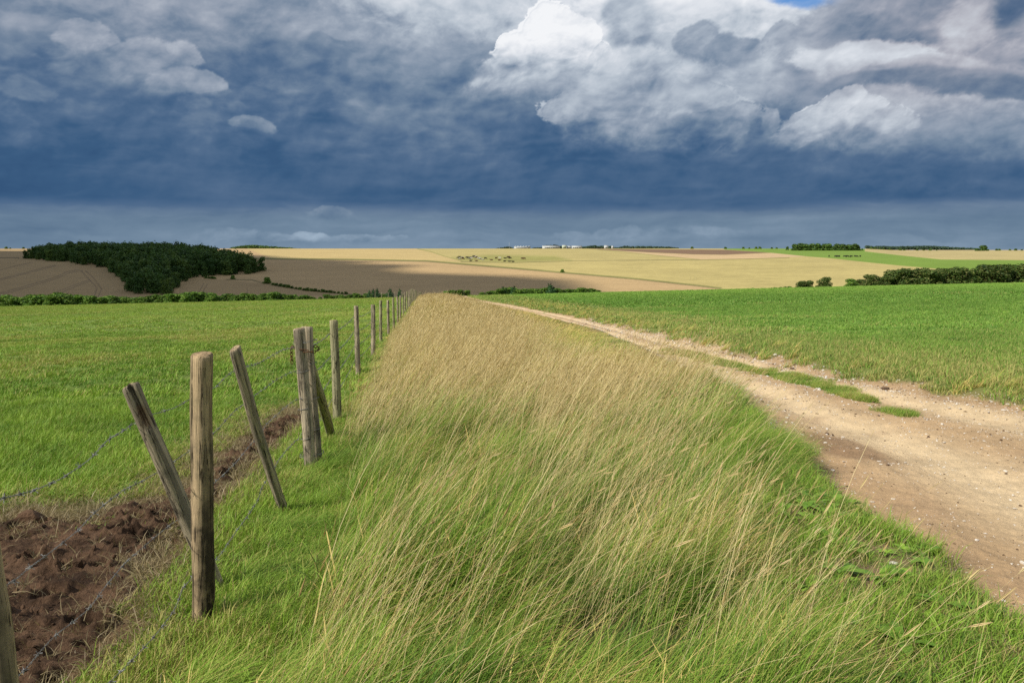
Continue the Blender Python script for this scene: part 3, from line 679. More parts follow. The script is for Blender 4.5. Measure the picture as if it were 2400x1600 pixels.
def verge_fields(x, y):
    n1 = fbm(x * .55, y * .55, 3); n2 = fbm(x * 1.7 + 40, y * 1.7, 3)
    dr = xL(y) - x; dl = x - fence_x(y)
    dry = sst(y + n1 * 3.0, 6.5, 11.0) * .40 + .085 + n2 * .38 + n1 * .30
    dry = dry + sst(y, 18, 40) * .13 + fbm(x * .3 + 11, y * .12, 3) * .45 * sst(y, 8, 14)
    dry -= .45 * np.exp(-((x - 1.9) / .8) ** 2 - ((y - 8.3) / 1.3) ** 2) + .4 * np.exp(-((x + .5) / .35) ** 2 - ((y - 9.6) / .9) ** 2)
    dry -= .35 * np.exp(-(dr / .45) ** 2) * sst(26 - y, 0, 14)
    dry = dry - .30 * np.exp(-(dl / .5) ** 2)
    tone = .52 + 1.0 * n2 + .5 * n1
    return np.clip(dry, .04, .95), np.clip(tone, 0, 1)
HOLLOWS = [(hit(a_, b_).x, hit(a_, b_).y, c_) for a_, b_, c_ in ((1078, 1385, .15), (1160, 1010, .20), (1480, 1560, .14), (1640, 1060, .13), (820, 1050, .15), (1290, 1120, .10), (900, 1430, .09))]
def place_tall(name, coll, n, y0, y1, label, hs=1.0, s0=1.0, nk=5):
    x, y = sample(rs, n, y0, y1, lambda q: fence_x(q) + .05, lambda q: xL(q) - .02 - .3 * np.clip((q - 11) / 6, 0, 1))
    dry, tone = verge_fields(x, y); dr = xL(y) - x; dl = x - fence_x(y)
    h = (.70 + .42 * fbm(x * .9, y * .9, 3)) * (.45 + .55 * sst(dr, .0, .5)) * np.where(y > 12, .26 + .74 * sst(dr, .3, 2.6), 1) * (.34 + .66 * sst(dl + (.15 + .25 * sst(y, 8, 16)) * fbm(x * .8, y * .8, 3), .05, .75 + .6 * sst(y, 9, 20)))
    h = np.where(y < 4.6, h * (.62 + .38 * sst(dr, .3, 1.6)), h)
    # low ragged turf between the verge and the track near the camera
    low = sst(5.8 - y, 0, .8) * (1 - sst(dr, .75, 1.15)); h = h * (1 - .74 * low)
    for hx_, hy_, hr_ in HOLLOWS:
        q_ = np.hypot(x - hx_, y - hy_) + .04 * fbm(x * 6, y * 6, 2); h = h * (1 + .35 * np.exp(-((q_ - hr_ * 1.5) / .12) ** 2)); low = np.maximum(low, 2.3 * (q_ < hr_))
    ncl = fbm(x * 1.5 + 21, y * 1.5, 3); h = h * np.where(y < 9, .62 + .72 * sst(ncl, -.3, .4), 1)
    kp = (rs.rand(n) > np.where(y < 9, .85 * sst(-ncl, .05, .38), 0)) & (rs.rand(n) > .62 * low); x, y, dry, tone, dr, dl, h = [q[kp] for q in (x, y, dry, tone, dr, dl, h)]; n = len(x)
    h = h * (1 + .1 * rs.randn(n)) * s0
    wk = np.clip(.6 + .4 * h, .5, 1.2) * s0
    return scatter(name, np.stack([x, y, ground_z(x, y)], 1), np.stack([rs.randn(n) * .06, rs.randn(n) * .1, rs.randn(n) * .42 + .12], 1),
                   np.stack([wk, wk, h * hs], 1), rs.randint(0, nk, n), dry, tone, coll, label, 'grass')
place_tall('tall_grass', T1, 2300, 1.75, 7.5, 'long green grass blown to the right in the foreground of the verge')
place_tall('tall_grass', T2, 4400, 7.2, 24, 'golden and green wind-blown grass in the middle of the verge', .92, 1.0)
place_tall('tall_grass', T3, 11000, 23, 172, 'golden grass at the far narrow end of the verge', .90, 1.1)
def place_straw(name, coll, n, y0, y1, label):
    x, y = sample(rs, n * 2, y0, y1, lambda q: fence_x(q) + .25, lambda q: xL(q) - .12)
    c = fbm(x * .8 + 7, y * .45, 3) * 2.0 + .4 * sst(y, 5, 9) + .20; dr = xL(y) - x
    keep = ~((dr < 1.05) & (y > 2.5) & (y < 5.6) & (rs.rand(len(x)) < .9)) & (rs.rand(len(x)) < np.clip(c * .9 + .18, .05, 1) * np.where(y > 12, sst(dr, 1.2, 3.0), .25 + .75 * sst(dr, .3, 1.3))) & ~((x < fence_x(y) + .45) & (y < 6.0))
    x, y = x[keep][:n], y[keep][:n]; n = len(x); s_ = (.80 + .22 * rs.rand(n)) * (.75 + .25 * sst(x - fence_x(y), .2, 1.0))
    s_ *= np.where(y > 9, .95, 1) * (1 + .22 * fbm(x * .6, y * .3, 3)) * np.where(y > 12, .35 + .65 * sst(xL(y) - x, 1.0, 3.6), 1)
    scatter(name, np.stack([x, y, ground_z(x, y)], 1), np.stack([rs.randn(n) * .05, rs.randn(n) * .07, rs.randn(n) * .30 + .10], 1), np.stack([s_, s_, s_], 1), rs.randint(0, 7, n),
            np.full(n, .5), np.clip(.4 + .4 * rs.randn(n), 0, 1), coll, label, 'grass')
place_straw('straw_stems', W1, 500, 1.7, 7.5, 'pale seeding straw stems leaning right over the foreground grass')
place_straw('straw_stems', W2, 2500, 7, 24, 'dense golden seed stems in the middle of the verge')
place_straw('straw_stems', W3, 3600, 23, 165, 'golden seed stems on the far crest of the verge')

# pasture left of the fence
def short_protos(name, mat, wk, nk, Rr, hk=1.0):
    return protos(name, mat, [join([blades(rs, int(80 * nk), Rr, .072 * hk, .025, 34, 22, 0, 70, .0038 * wk, 50, 3), blades(rs, int(30 * nk), Rr, .095 * hk, .03, 38, 16, 0, 50, .003 * wk, 45, 3)]) for _ in range(5)])
A1 = short_protos('sward_near', M['past'], 1, 1, .11); A2 = short_protos('sward_mid', M['past'], 2.6, .7, .17); A3 = short_protos('sward_far', M['past'], 9, .55, .55, 1.1)
def place_pasture(coll, n, y0, y1, label, s0, fl=lambda q: -.80 * q - .5, fr=lambda q: fence_x(q) + .1):
    x, y = sample(rs, n, y0, y1, fl, fr)
    md = sdpoly(x, y, MUD) + .16 * fbm(x * 2.2, y * 2.2, 4)
    n1 = fbm(x * .22, y * .22, 4); n2 = fbm(x * 1.3 + 9, y * 1.3, 3); n3 = fbm(x * .05, y * .05, 3)
    keep = rs.rand(n) < sst(md + n2 * .15, .0, .5) * .97 + .02 * (md > -.3)
    x, y, md, n1, n2, n3 = [a[keep] for a in (x, y, md, n1, n2, n3)]; n = len(x)
    h = (1.0 + .55 * n2 + .3 * n1) * (.55 + .45 * sst(md, .2, 1.2)) * s0; h = np.clip(h, .35, 2) * (1 - .3 * sst(y, 12, 40))
    dry = np.clip(.10 + .35 * (1 - sst(md, .1, 1.3)) + .45 * sst(n1 + n3, .0, .6) + .1 * sst(y, 20, 100), .0, .8)
    tone = np.clip(.46 + 1.0 * n2 + .9 * n1 + .12 * sst(y, 10, 60), 0, 1)
    scatter('pasture_grass', np.stack([x, y, ground_z(x, y)], 1), np.stack([rs.randn(n) * .12, rs.randn(n) * .12, rs.randn(n) * .7], 1), np.stack([s0 + 0 * h, s0 + 0 * h, h], 1),
            rs.randint(0, 5, n), dry, tone, coll, label, 'grass')
place_pasture(A1, 4200, 3.0, 11, 'short green pasture grass nearest the camera left of the fence', 1.15)
place_pasture(A2, 8000, 10.5, 34, 'green pasture grass in the middle of the left field', 1.0)
place_pasture(A3, 20000, 32, 180, 'far part of the green left pasture', .9)
place_pasture(A2, 9000, 3, 60, 'green pasture grass out beyond the left edge of the view', 1.2, lambda q: -1.5 * q - 8, lambda q: -.80 * q - .5)
place_pasture(A3, 12000, 50, 180, 'far pasture grass out beyond the left edge of the view', 1.2, lambda q: -1.3 * q - 8, lambda q: -.80 * q - .5)
# short turf at the foot of the verge on both sides of the fence
def place_turf():
    x, y = sample(rs, 2600, 1.6, 10, lambda q: fence_x(q) - .35, lambda q: fence_x(q) + .95)
    md = sdpoly(x, y, MUD); keep = rs.rand(len(x)) < sst(md, .0, .25); x, y = x[keep], y[keep]; n = len(x)
    n2 = fbm(x * 1.3 + 9, y * 1.3, 3); h = np.clip(1.0 + .6 * n2, .4, 2.2) * 1.15
    scatter('turf', np.stack([x, y, ground_z(x, y)], 1), np.stack([rs.randn(n) * .12, rs.randn(n) * .12, rs.randn(n) * .7], 1), np.stack([h * 0 + 1, h * 0 + 1, h], 1), rs.randint(0, 5, n),
            np.clip(.26 + .5 * fbm(x * 1.1 + 3, y * 1.1, 3), .04, .8), np.clip(.7 + .8 * n2, 0, 1), A1, 'short bright turf along the foot of the wire fence', 'grass')
place_turf()
# dead matted tufts on and around the mud
D1 = protos('dead_tuft', M['dead'], [blades(rs, 34, .07, .09, .03, 55, 25, 0, 180, .0032, 50, 3) for _ in range(4)])
def place_dead():
    x, y = sample(rs, 5200, 2.0, 10.4, lambda q: 0 * q - 4.1, lambda q: fence_x(q) + .1); md = sdpoly(x, y, MUD) + .16 * fbm(x * 2.2, y * 2.2, 4)
    c = np.exp(-((md - .12) / .30) ** 2) * .85 + .13 * (md < 0) + .35 * (md < 0) * sst(fbm(x * 1.6, y * 1.6 + 8, 3), .1, .4); keep = rs.rand(len(x)) < c; x, y = x[keep], y[keep]; n = len(x)
    s_ = rs.uniform(.6, 1.3, n)
    scatter('dead_grass', np.stack([x, y, ground_z(x, y) - .005], 1), np.stack([rs.randn(n) * .2, rs.randn(n) * .2, rs.rand(n) * 6.3], 1), np.stack([s_, s_, s_ * .8], 1), rs.randint(0, 4, n),
            rs.uniform(0, 1, n), rs.uniform(0, 1, n), D1, 'brown trampled grass around the mud by the fence', 'grass')
place_dead()
# crop on the right and the rough margin beside the track
def leaf_protos(name, wk, nk, Rr, hk=1.0):
    return protos(name, M['crop'], [join([blades(rs, int(60 * nk), Rr, .085 * hk, .025, 34, 24, 0, 120, .0065 * wk, 40, 3), blades(rs, int(24 * nk), Rr, .10 * hk, .03, 40, 14, 0, 60, .004 * wk, 45, 3)]) for _ in range(5)])
C1 = leaf_protos('crop_near', 1.2, .9, .14); C2 = leaf_protos('crop_mid', 2.8, .65, .2); C3 = leaf_protos('crop_far', 9, .5, .55, 1.1)
def place_crop(coll, n, y0, y1, label, s0, fl=lambda q: xR(q) - .2, fr=lambda q: .80 * q + 3):
    x, y = sample(rs, n, y0, y1, fl, fr)
    r = xR(y) + .45 * sst(60 - y, 0, 30) * (.55 + fbm(x * .9 + 9, y * .9, 4)); d = x - r; n1 = fbm(x * .3, y * .3, 4); n2 = fbm(x * 1.1 + 30, y * 1.1, 3); n3 = fbm(x * .06, y * .06 + 3, 3)
    keep = rs.rand(n) < sst(d + .12 * n2, -.12, .12); x, y, d, n1, n2, n3 = [a[keep] for a in (x, y, d, n1, n2, n3)]; n = len(x)
    mg = 1 - sst(d - y * .045 + n2 * .8, .8, 3.4)
    h = (1 + .3 * n2 + .35 * mg * (.7 + 1.1 * n2)) * s0; h = np.clip(h, .4, 3)
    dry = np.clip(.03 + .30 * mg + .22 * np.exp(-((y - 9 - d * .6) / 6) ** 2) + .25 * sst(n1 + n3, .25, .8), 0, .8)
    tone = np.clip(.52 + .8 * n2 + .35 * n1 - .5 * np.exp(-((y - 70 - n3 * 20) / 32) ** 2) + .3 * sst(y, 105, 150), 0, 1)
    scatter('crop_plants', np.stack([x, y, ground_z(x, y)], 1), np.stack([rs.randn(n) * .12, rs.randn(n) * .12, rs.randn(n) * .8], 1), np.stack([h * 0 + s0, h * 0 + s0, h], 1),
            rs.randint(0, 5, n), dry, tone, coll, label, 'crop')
place_crop(C1, 5200, 7.5, 22, 'rough green plants at the near edge of the right field', 1.1)
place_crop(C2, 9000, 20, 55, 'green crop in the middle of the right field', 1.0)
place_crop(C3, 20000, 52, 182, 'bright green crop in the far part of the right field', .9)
place_crop(C2, 9000, 4, 60, 'green crop out beyond the right edge of the view', 1.2, lambda q: np.maximum(xR(q) - .2, .80 * q + 3), lambda q: 1.4 * q + 12)
place_crop(C3, 10000, 50, 182, 'far green crop out beyond the right edge of the view', 1.2, lambda q: .80 * q + 3, lambda q: 1.3 * q + 12)
# taller bents along the right bank and the far left edge of the track
def place_bank():
    n = 1500; x, y = sample(rs, n, 9, 90, lambda q: xR(q) - .05, lambda q: xR(q) + .5 + q * .035, .6)
    n2 = fbm(x * 1.1 + 30, y * 1.1, 3); keep = rs.rand(n) < .25 + n2; x, y, n2 = x[keep], y[keep], n2[keep]; n = len(x); h = (.30 + .38 * rs.rand(n) ** 2) * (1 + .2 * sst(y, 30, 60))
    scatter('bank_grass', np.stack([x, y, ground_z(x, y)], 1), np.stack([rs.randn(n) * .06, rs.randn(n) * .1, rs.randn(n) * .5], 1), np.stack([h * .8 + .3, h * .8 + .3, h], 1),
            rs.randint(0, 5, n), np.clip(.38 + .6 * n2, .1, .85), np.clip(.4 + n2, 0, 1), T2, 'straggling grass on the bank along the right side of the track', 'grass')
place_bank()
def place_strip():
    n = 2600; q = np.array([(p_.x, p_.y) for p_ in [hit(a_, b_ + 4) for a_, b_ in [(1555, 817), (1640, 832), (1730, 856), (1800, 874), (1870, 890), (1960, 913), (2035, 938)]]])[::-1]; y0_, y1_ = q[0, 1], q[-1, 1]; y = y0_ + (y1_ - y0_) * rs.rand(n) ** 1.3; xc = np.interp(y, q[:, 1], q[:, 0]); w = (.16 + .16 * fbm(y * 1.1, y * 0 + 2, 2)) * (.3 + .7 * sst(y, y0_, y0_ + 2)); x = xc + w * rs.randn(n) * .75
    n2 = fbm(x * 2, y * 1.2, 3); keep = rs.rand(n) < (.72 + n2 * 1.8) * (.35 + .65 * sst(y, y0_, y0_ + 1.5)); x, y, n2 = x[keep], y[keep], n2[keep]
    ex = rs.rand(40) * .45 - .2; ey = rs.randn(40) * .07; hp = hit(2105, 968); x = np.concatenate([x, hp.x - ex * .2 + ey]); y = np.concatenate([y, hp.y + ex * 1.3]); n2 = np.concatenate([n2, 0 * ex])
    n = len(x); h = np.clip(.8 + .8 * n2, .4, 1.6)
    scatter('track_grass', np.stack([x, y, ground_z(x, y)], 1), np.stack([rs.randn(n) * .1, rs.randn(n) * .1, rs.randn(n)], 1), np.stack([h * 0 + .9, h * 0 + .9, h], 1), rs.randint(0, 5, n),
            np.clip(.3 + .7 * n2, .05, .8), np.clip(.3 + n2, 0, 1), A1, 'strip of green grass along the crown of the track', 'grass')
place_strip()
# ragged turf and broad-leaved weeds at the near left edge of the track
def place_edge():
    n = 1700; x, y = sample(rs, n, 1.6, 7.5, lambda q: xL(q) - 1.25, lambda q: xL(q) + .25); n2 = fbm(x * 2.2 + 3, y * 2.2, 3); d = x - xL(y)
    keep = rs.rand(n) < np.clip(.55 + n2 * 2.6 - sst(d + n2 * .35, -.05, .35), 0, 1); x, y, n2 = x[keep], y[keep], n2[keep]; n = len(x); h = np.clip(1.3 + n2, .5, 2.4)
    scatter('edge_turf', np.stack([x, y, ground_z(x, y)], 1), np.stack([rs.randn(n) * .15, rs.randn(n) * .15, rs.randn(n)], 1), np.stack([h * 0 + 1.1, h * 0 + 1.1, h], 1), rs.randint(0, 5, n),
            np.clip(.28 - .6 * n2, .0, .85), np.clip(.35 + n2, 0, 1), A1, 'ragged low turf creeping over the near left edge of the track', 'grass')
    n = 700; x, y = sample(rs, n, 1.8, 8, lambda q: xL(q) - 1.1, lambda q: xL(q) + .3); s_ = rs.uniform(.5, 1.1, n)
    scatter('dead_grass', np.stack([x, y, ground_z(x, y)], 1), np.stack([rs.randn(n) * .2, rs.randn(n) * .2, rs.rand(n) * 6.3], 1), np.stack([s_, s_, s_ * .8], 1), rs.randint(0, 4, n), rs.uniform(0, 1, n), rs.uniform(0, 1, n), D1, 'withered brown grass lying along the near left edge of the track', 'grass')
    def rosette(rs_, k, L, w):
        V = []; Fc = []; C = []; b = 0
        for i in range(k):
            a = rs_.rand() * 6.28; l = L * rs_.uniform(.6, 1.2); ww = w * rs_.uniform(.7, 1.2); up = rs_.uniform(.2, .8); d_ = np.array([math.cos(a), math.sin(a)]); pr = np.array([-d_[1], d_[0]])
            for j, (t, q) in enumerate([(0, .12), (.25, .7), (.5, 1), (.75, .8), (1, .05)]):
                z = l * (up * t - .6 * up * t * t) + .01; cxy = d_ * l * t
                for sg in (-1, 1): V.append((cxy[0] + pr[0] * ww * q * sg / 2, cxy[1] + pr[1] * ww * q * sg / 2, z + abs(q) * ww * .2)); C.append((rs_.rand() * .3 + .35 * (i % 2), t, .9))
            for j in range(4): Fc.append((b + 2 * j, b + 2 * j + 1, b + 2 * j + 3, b + 2 * j + 2))
            b += 10
        return np.array(V), np.array(Fc), np.array(C)
    Wd = protos('weed_leaf', M['past'], [rosette(rs, 9, .085, .035), rosette(rs, 12, .06, .03), rosette(rs, 7, .11, .04)])
    n = 240; x, y = sample(rs, n, 1.8, 6.5, lambda q: xL(q) - 1.4, lambda q: xL(q) + .1); s_ = rs.uniform(.5, 1.3, n)
    scatter('broad_leaved_weeds', np.stack([x, y, ground_z(x, y) + .01], 1), np.stack([0 * x, 0 * x, rs.rand(n) * 6], 1), np.stack([s_, s_, s_], 1), rs.randint(0, 3, n), 0 * x, rs.rand(n) * .8, Wd,
            'small broad-leaved weeds in the turf beside the near track edge', 'weeds')
place_edge()
# flints and crumbs of chalk on the track
def stone_mesh(seed, sub=2, sc=(1, .7, .5)):
    r_ = random.Random(seed); bm = bmesh.new(); bmesh.ops.create_icosphere(bm, subdivisions=sub, radius=1)
    ax = [Vector((r_.gauss(0, 1), r_.gauss(0, 1), r_.gauss(0, 1))).normalized() for _ in range(9)]
    for v in bm.verts:
        for a in ax:
            d = v.co.dot(a)
            if d > .62: v.co -= a * (d - .62)
        v.co = Vector((v.co.x * sc[0], v.co.y * sc[1], v.co.z * sc[2]))
    me = bpy.data.meshes.new('stone'); bm.to_mesh(me); bm.free(); me.materials.append(M['stone']); return me
def place_gravel():
    c = bpy.data.collections.new('pebble_kinds')
    for i in range(5): c.objects.link(bpy.data.objects.new('pebble', stone_mesh(i, 1, (1, random.uniform(.5, .9), random.uniform(.35, .6)))))
    c2 = bpy.data.collections.new('crumb_kinds')
    cm = mat_plain('dark_crumb', (.16, .10, .06, 1), .9, .2, 0, 8, (.09, .06, .04, 1))
    for i in range(4):
        me = stone_mesh(20 + i, 1, (1, .6, .4)); me.materials.clear(); me.materials.append(cm); c2.objects.link(bpy.data.objects.new('crumb', me))
    for nm, cc, n, lab, sz in (('gravel', c, 26000, 'small white flints scattered over the dirt track', .0062), ('soil_crumbs', c2, 16000, 'dark crumbs of soil and bark scattered over the dirt track', .0055)):
        x, y = sample(rs, n, 2.6, 40, lambda q: xL(q) - .1, lambda q: xR(q) + .35, .25); l, r = xL(y), xR(y); s = (x - l) / (r - l)
        wgt = .14 + .45 * sst(fbm(x * 2.2, y * 1.4, 4), .0, .35) + .6 * np.exp(-(s / .12) ** 2) + 1.0 * np.exp(-((1 - s) / .16) ** 2) + .3 * (fbm(x * 2, y * 2, 3) > .2) + .25 * np.exp(-((s - .52) / .1) ** 2)
        keep = rs.rand(n) < wgt; x, y = x[keep], y[keep]; n = len(x); s_ = sz * np.exp(rs.randn(n) * .55) * np.clip(y / 7, .75, 2.2)
        scatter(nm, np.stack([x, y, ground_z(x, y) + s_ * .15], 1), np.stack([rs.randn(n) * .3, rs.randn(n) * .3, rs.rand(n) * 6.3], 1), np.stack([s_, s_, s_], 1), rs.randint(0, 4, n), 0 * x, 0 * x, cc, lab, 'gravel')
    for i, (px, py, s_, lab) in enumerate([(1930, 1183, .045, 'largest white flint, long and flat, lying in the turf left of the track'), (1958, 1194, .020, 'small white flint just below the largest one beside the turf'),
                                (1952, 1103, .028, 'cream flint at the left track edge below the damp patch'), (2094, 1322, .03, 'cream flint half hidden in weeds low at the left track edge'),
                                (2153, 1320, .024, 'white round flint on bare soil at the foot of the track turf'), (2397, 1320, .024, 'white flint at the right edge of the picture on the track'),
                                (2350, 1408, .016, 'tiny white flint on the bare track near the lower right corner'), (2290, 1267, .022, 'pale flint alone on the track surface')]):
        p = hit(px, py, 1.8); o = obj('flint_stone', stone_mesh(40 + i, 2, (1, .6, .42))); o.location = p + Vector((0, 0, s_ * .2)); o.scale = (s_,) * 3; o.rotation_euler = (.1, .1, -.3 + i)
        tag(o, lab, 'stone', 'loose flints by the track')
place_gravel()
def place_clods():
    c = bpy.data.collections.new('clod_kinds')
    for i in range(6):
        me = stone_mesh(60 + i, 2, (1, random.uniform(.6, .9), random.uniform(.45, .8))); me.materials.clear(); me.materials.append(M['mud']); c.objects.link(bpy.data.objects.new('clod', me))
    gx, gy, Z, Mk = MUDH; n = 8500; x = rs.uniform(-4, -1.5, n); y = rs.uniform(2, 10, n); ix = np.clip(((x - gx[0]) / .014).astype(int), 0, len(gx) - 1); iy = np.clip(((y - gy[0]) / .016).astype(int), 0, len(gy) - 1)
    keep = (Mk[iy, ix] > .35) & (rs.rand(n) < .35 + .8 * sst(fbm(x * 3, y * 3, 3), -.1, .3)); x, y = x[keep], y[keep]; z = Z[iy[keep], ix[keep]]; n = len(x); s_ = .0085 * np.exp(rs.randn(n) * .6)
    scatter('mud_clods', np.stack([x, y, z], 1), np.stack([rs.randn(n), rs.randn(n), rs.rand(n) * 6.3], 1), np.stack([s_, s_, s_], 1), rs.randint(0, 6, n), 0 * x, 0 * x, c, 'crumbled clods of brown earth over the trampled mud', 'earth clods')
place_clods()

# ------------------------------------------------------------------ fence posts and stakes
def post_mesh(seed, H, r0, r1, bend=.01, nr=26, ns=20, cut=0.0, notch=None, stain=0., rough=.035, sink=.25, splitz=None):
    """round timber: r0 at the ground, r1 at the top, cut = slope of the sawn top"""
    r_ = np.random.RandomState(seed); zs = np.concatenate([[-sink], np.linspace(0, H, nr)]); th = np.linspace(0, 2 * np.pi, ns, endpoint=False); V = []; Dt = []
    ph = r_.rand(4) * 6.28
    for z in zs:
        t = max(0, z / H); rr = r0 + (r1 - r0) * t
        rad = rr * (1 + rough * np.sin(2 * th + ph[0] + t * 2) + rough * .8 * np.sin(3 * th + ph[1] - 3 * t) + rough * .9 * np.sin(5 * t * 3 + ph[2] + th) + r_.randn(ns) * rough * .25)
        cx = bend * math.sin(t * 3.1 + ph[3]); cy = bend * math.cos(t * 2.3 + ph[2]); zz = np.full(ns, z)
        if z == H: zz = H + cut * np.cos(th) * rr / r1
        dirt = np.zeros((ns, 3)); 
        if stain: dirt[:, 0] = np.clip(stain * (1.0 - sst(t, .25, .85)) * (.80 + .25 * np.cos(th + .25)) + .3 * stain * np.exp(-((th - 5.9) / .45) ** 2), 0, 1)
        if notch is not None:
            za, zb, tha, wd, dep = notch; k = np.exp(-(((th - tha + np.pi) % (2 * np.pi) - np.pi) / wd) ** 2) * float(sst(z, za, za + .05)); k = k * (z > za)
            rad = rad * (1 - dep * k * (.8 + .5 * r_.rand(ns))); dirt[:, 0] = np.maximum(dirt[:, 0], k * 1.0); rim = np.clip(k * (1 - k) * 4, 0, 1) * (z < za + .13); dirt[:, 1] = rim * .5  # inside of the carved notch is coloured dark as well
        V.append(np.stack([cx + rad * np.cos(th), cy + rad * np.sin(th), zz], 1)); Dt.append(dirt)
    n = len(zs); top = V[-1].copy(); c = top.mean(0); inner = c + (top - c) * .86; inner[:, 2] += .004
    V[-1][:, 2] -= .004; V.append(inner); Dt.append(np.tile((.0, 0, .35), (ns, 1))); V.append(np.array([c + (0, 0, .004)])); Dt.append(np.array([(.15, 0, .35)]))
    V = np.concatenate(V); Dt = np.concatenate(Dt); i = np.arange(n * ns).reshape(n, ns); Q = []
    m = n + 1
    I = np.arange(m * ns).reshape(m, ns); Q = np.stack([I[:-1], np.roll(I[:-1], -1, 1), np.roll(I[1:], -1, 1), I[1:]], -1).reshape(-1, 4)
    ctr = m * ns; T = np.stack([I[-1], np.roll(I[-1], -1), np.full(ns, ctr)], -1)
    me = mesh_np('post', V, [Q, T], None, False, {'dirt': ('FLOAT_COLOR', Dt)})
    sm = np.ones(len(Q) + len(T), bool); sm[(m - 2) * ns:] = False; me.polygons.foreach_set('use_smooth', sm)
    return me
def set_between(o, base, top, roll=0.0):
    d = (top - base); q = d.to_track_quat('Z', 'Y'); e = q.to_matrix().to_4x4() @ Matrix.Rotation(roll, 4, 'Z'); o.matrix_world = Matrix.Translation(base) @ e
def onray(px, py, y): r = pxray(px, py); return Vector(r / r[1] * y)
def stake(name, bpx, tpx, yb, yt, r0, r1, seed, mat, label, cat='post', group=None, **kw):
    b = onray(bpx[0], bpx[1], yb); t = onray(tpx[0], tpx[1], yt); 
    if kw.get('notch'):
        q = (t - b).to_track_quat('Z', 'Y').to_matrix(); lc = q.inverted() @ (-t); kw['notch'] = kw['notch'][:2] + (math.atan2(lc.y, lc.x) + .1,) + kw['notch'][3:]
    me = post_mesh(seed, (t - b).length, r0, r1, **kw); me.materials.append(M[mat]); o = obj(name, me); set_between(o, b, t); tag(o, label, cat, group); return o, b, t
thick, tb, tt = stake('fence_post', (477, 1455), (474, 830), 3.30, 3.27, .046, .044, 1, 'thick', 'thick upright weathered post with a dark stained foot, standing free of the others', stain=1.0, cut=.006, bend=.008, nr=40)
sa, _, _ = stake('leaning_stake', (519, 1392), (303, 906), 3.72, 3.46, .040, .0375, 2, 'post', 'broken-topped stake leaning far to the left behind the thick post', 'stake', notch=(.93, 1.3, 0, .42, .62), cut=.014, nr=44, bend=.006)
sb, _, _ = stake('leaning_stake', (668, 1200), (552, 815), 5.15, 4.55, .033, .034, 3, 'post', 'slim grey stake leaning left between the thick post and the wired pair', 'stake', cut=.012, bend=.012, nr=34)
pl, plb, plt = stake('fence_post', (724, 1100), (704, 770), 6.38, 6.42, .050, .046, 4, 'post', 'left post of the wired pair, with a rusty chain round its top', bend=.01, nr=34, stain=.35, cut=-.004)
pr_, prb, prt = stake('fence_post', (742, 1092), (722, 766), 6.52, 6.56, .050, .046, 5, 'post', 'right post of the wired pair, cracked down its front', bend=.008, nr=34, stain=.3, cut=.004)
bs, _, _ = stake('brace_strut', (774, 1012), (728, 862), 7.75, 6.62, .043, .043, 6, 'postg', 'yellowish slanting brace propping the wired pair of posts from behind', 'strut', bend=.004, sink=.12)
cs_, _, _ = stake('leaning_stake', (16, 1690), (-60, 1130), 2.03, 2.08, .036, .034, 8, 'thick', 'dark stake cut off by the lower left corner of the picture', 'stake', bend=.006, nr=34, stain=.8)

def tube(points, rad, ns=5, closed=False):
    P = np.array(points, float); n = len(P)
    d = np.roll(P, -1, 0) - np.roll(P, 1, 0) if closed else np.gradient(P, axis=0)
    d /= np.linalg.norm(d, axis=1)[:, None] + 1e-12; up = np.tile((0.03, .02, 1.0), (n, 1)); a = np.cross(d, up); a /= np.linalg.norm(a, axis=1)[:, None] + 1e-9; b = np.cross(d, a)
    th = np.linspace(0, 2 * np.pi, ns, endpoint=False); V = (P[:, None] + rad * (np.cos(th)[None, :, None] * a[:, None] + np.sin(th)[None, :, None] * b[:, None])).reshape(-1, 3)
    I = np.arange(n * ns).reshape(n, ns); A = I if closed else I[:-1]; Bm = np.roll(I, -1, 0) if closed else I[1:]
    return V, np.stack([A, np.roll(A, -1, 1), np.roll(Bm, -1, 1), Bm], -1).reshape(-1, 4)
def cat_mesh(parts):
    V = []; Q = []; b = 0
    for v, q in parts: V.append(v); Q.append(q + b); b += len(v)
    return np.concatenate(V), np.concatenate(Q)
def resample(P, step):
    P = np.array(P, float); s = np.concatenate([[0], np.cumsum(np.linalg.norm(np.diff(P, axis=0), axis=1))]); n = max(2, int(s[-1] / step)); q = np.linspace(0, s[-1], n); return np.stack([np.interp(q, s, P[:, k]) for k in range(3)], 1), s[-1]
def barbed(P, seed, r=.0011, tw=.0020, pitch=.055, gap=.11, bl=.014):
    rr = np.random.RandomState(seed); Q, L = resample(P, .008); 
    k = np.ones(9) / 9; Qp = np.pad(Q, ((4, 4), (0, 0)), mode='edge'); Q = np.stack([np.convolve(Qp[:, i], k, 'valid') for i in range(3)], 1)
    d = np.gradient(Q, axis=0); d /= np.linalg.norm(d, axis=1)[:, None]; a = np.cross(d, (0, 0, 1.)); a /= np.linalg.norm(a, axis=1)[:, None]; b = np.cross(d, a); s = np.linspace(0, L, len(Q)); parts = []
    for k in (0, np.pi):
        w = s / pitch * 2 * np.pi + k; parts.append(tube(Q + tw * (np.cos(w)[:, None] * a + np.sin(w)[:, None] * b), r, 4))
    x = gap * rr.rand()
    while x < L - .02:
        i = int(x / L * (len(Q) - 1)); c = Q[i]
        wr = [c + d[i] * (t - .5) * .012 + .0042 * (math.cos(t * 15) * a[i] + math.sin(t * 15) * b[i]) for t in np.linspace(0, 1, 14)]
        parts.append(tube(wr, .0011, 4))
        for j in range(4):
            v = a[i] * rr.randn() + b[i] * rr.randn() + d[i] * rr.uniform(-.6, .6); v /= np.linalg.norm(v); parts.append(tube([c, c + v * bl * .6, c + v * bl * rr.uniform(.9, 1.3)], .0011, 4))
        x += gap * rr.uniform(.85, 1.15)
    return cat_mesh(parts)
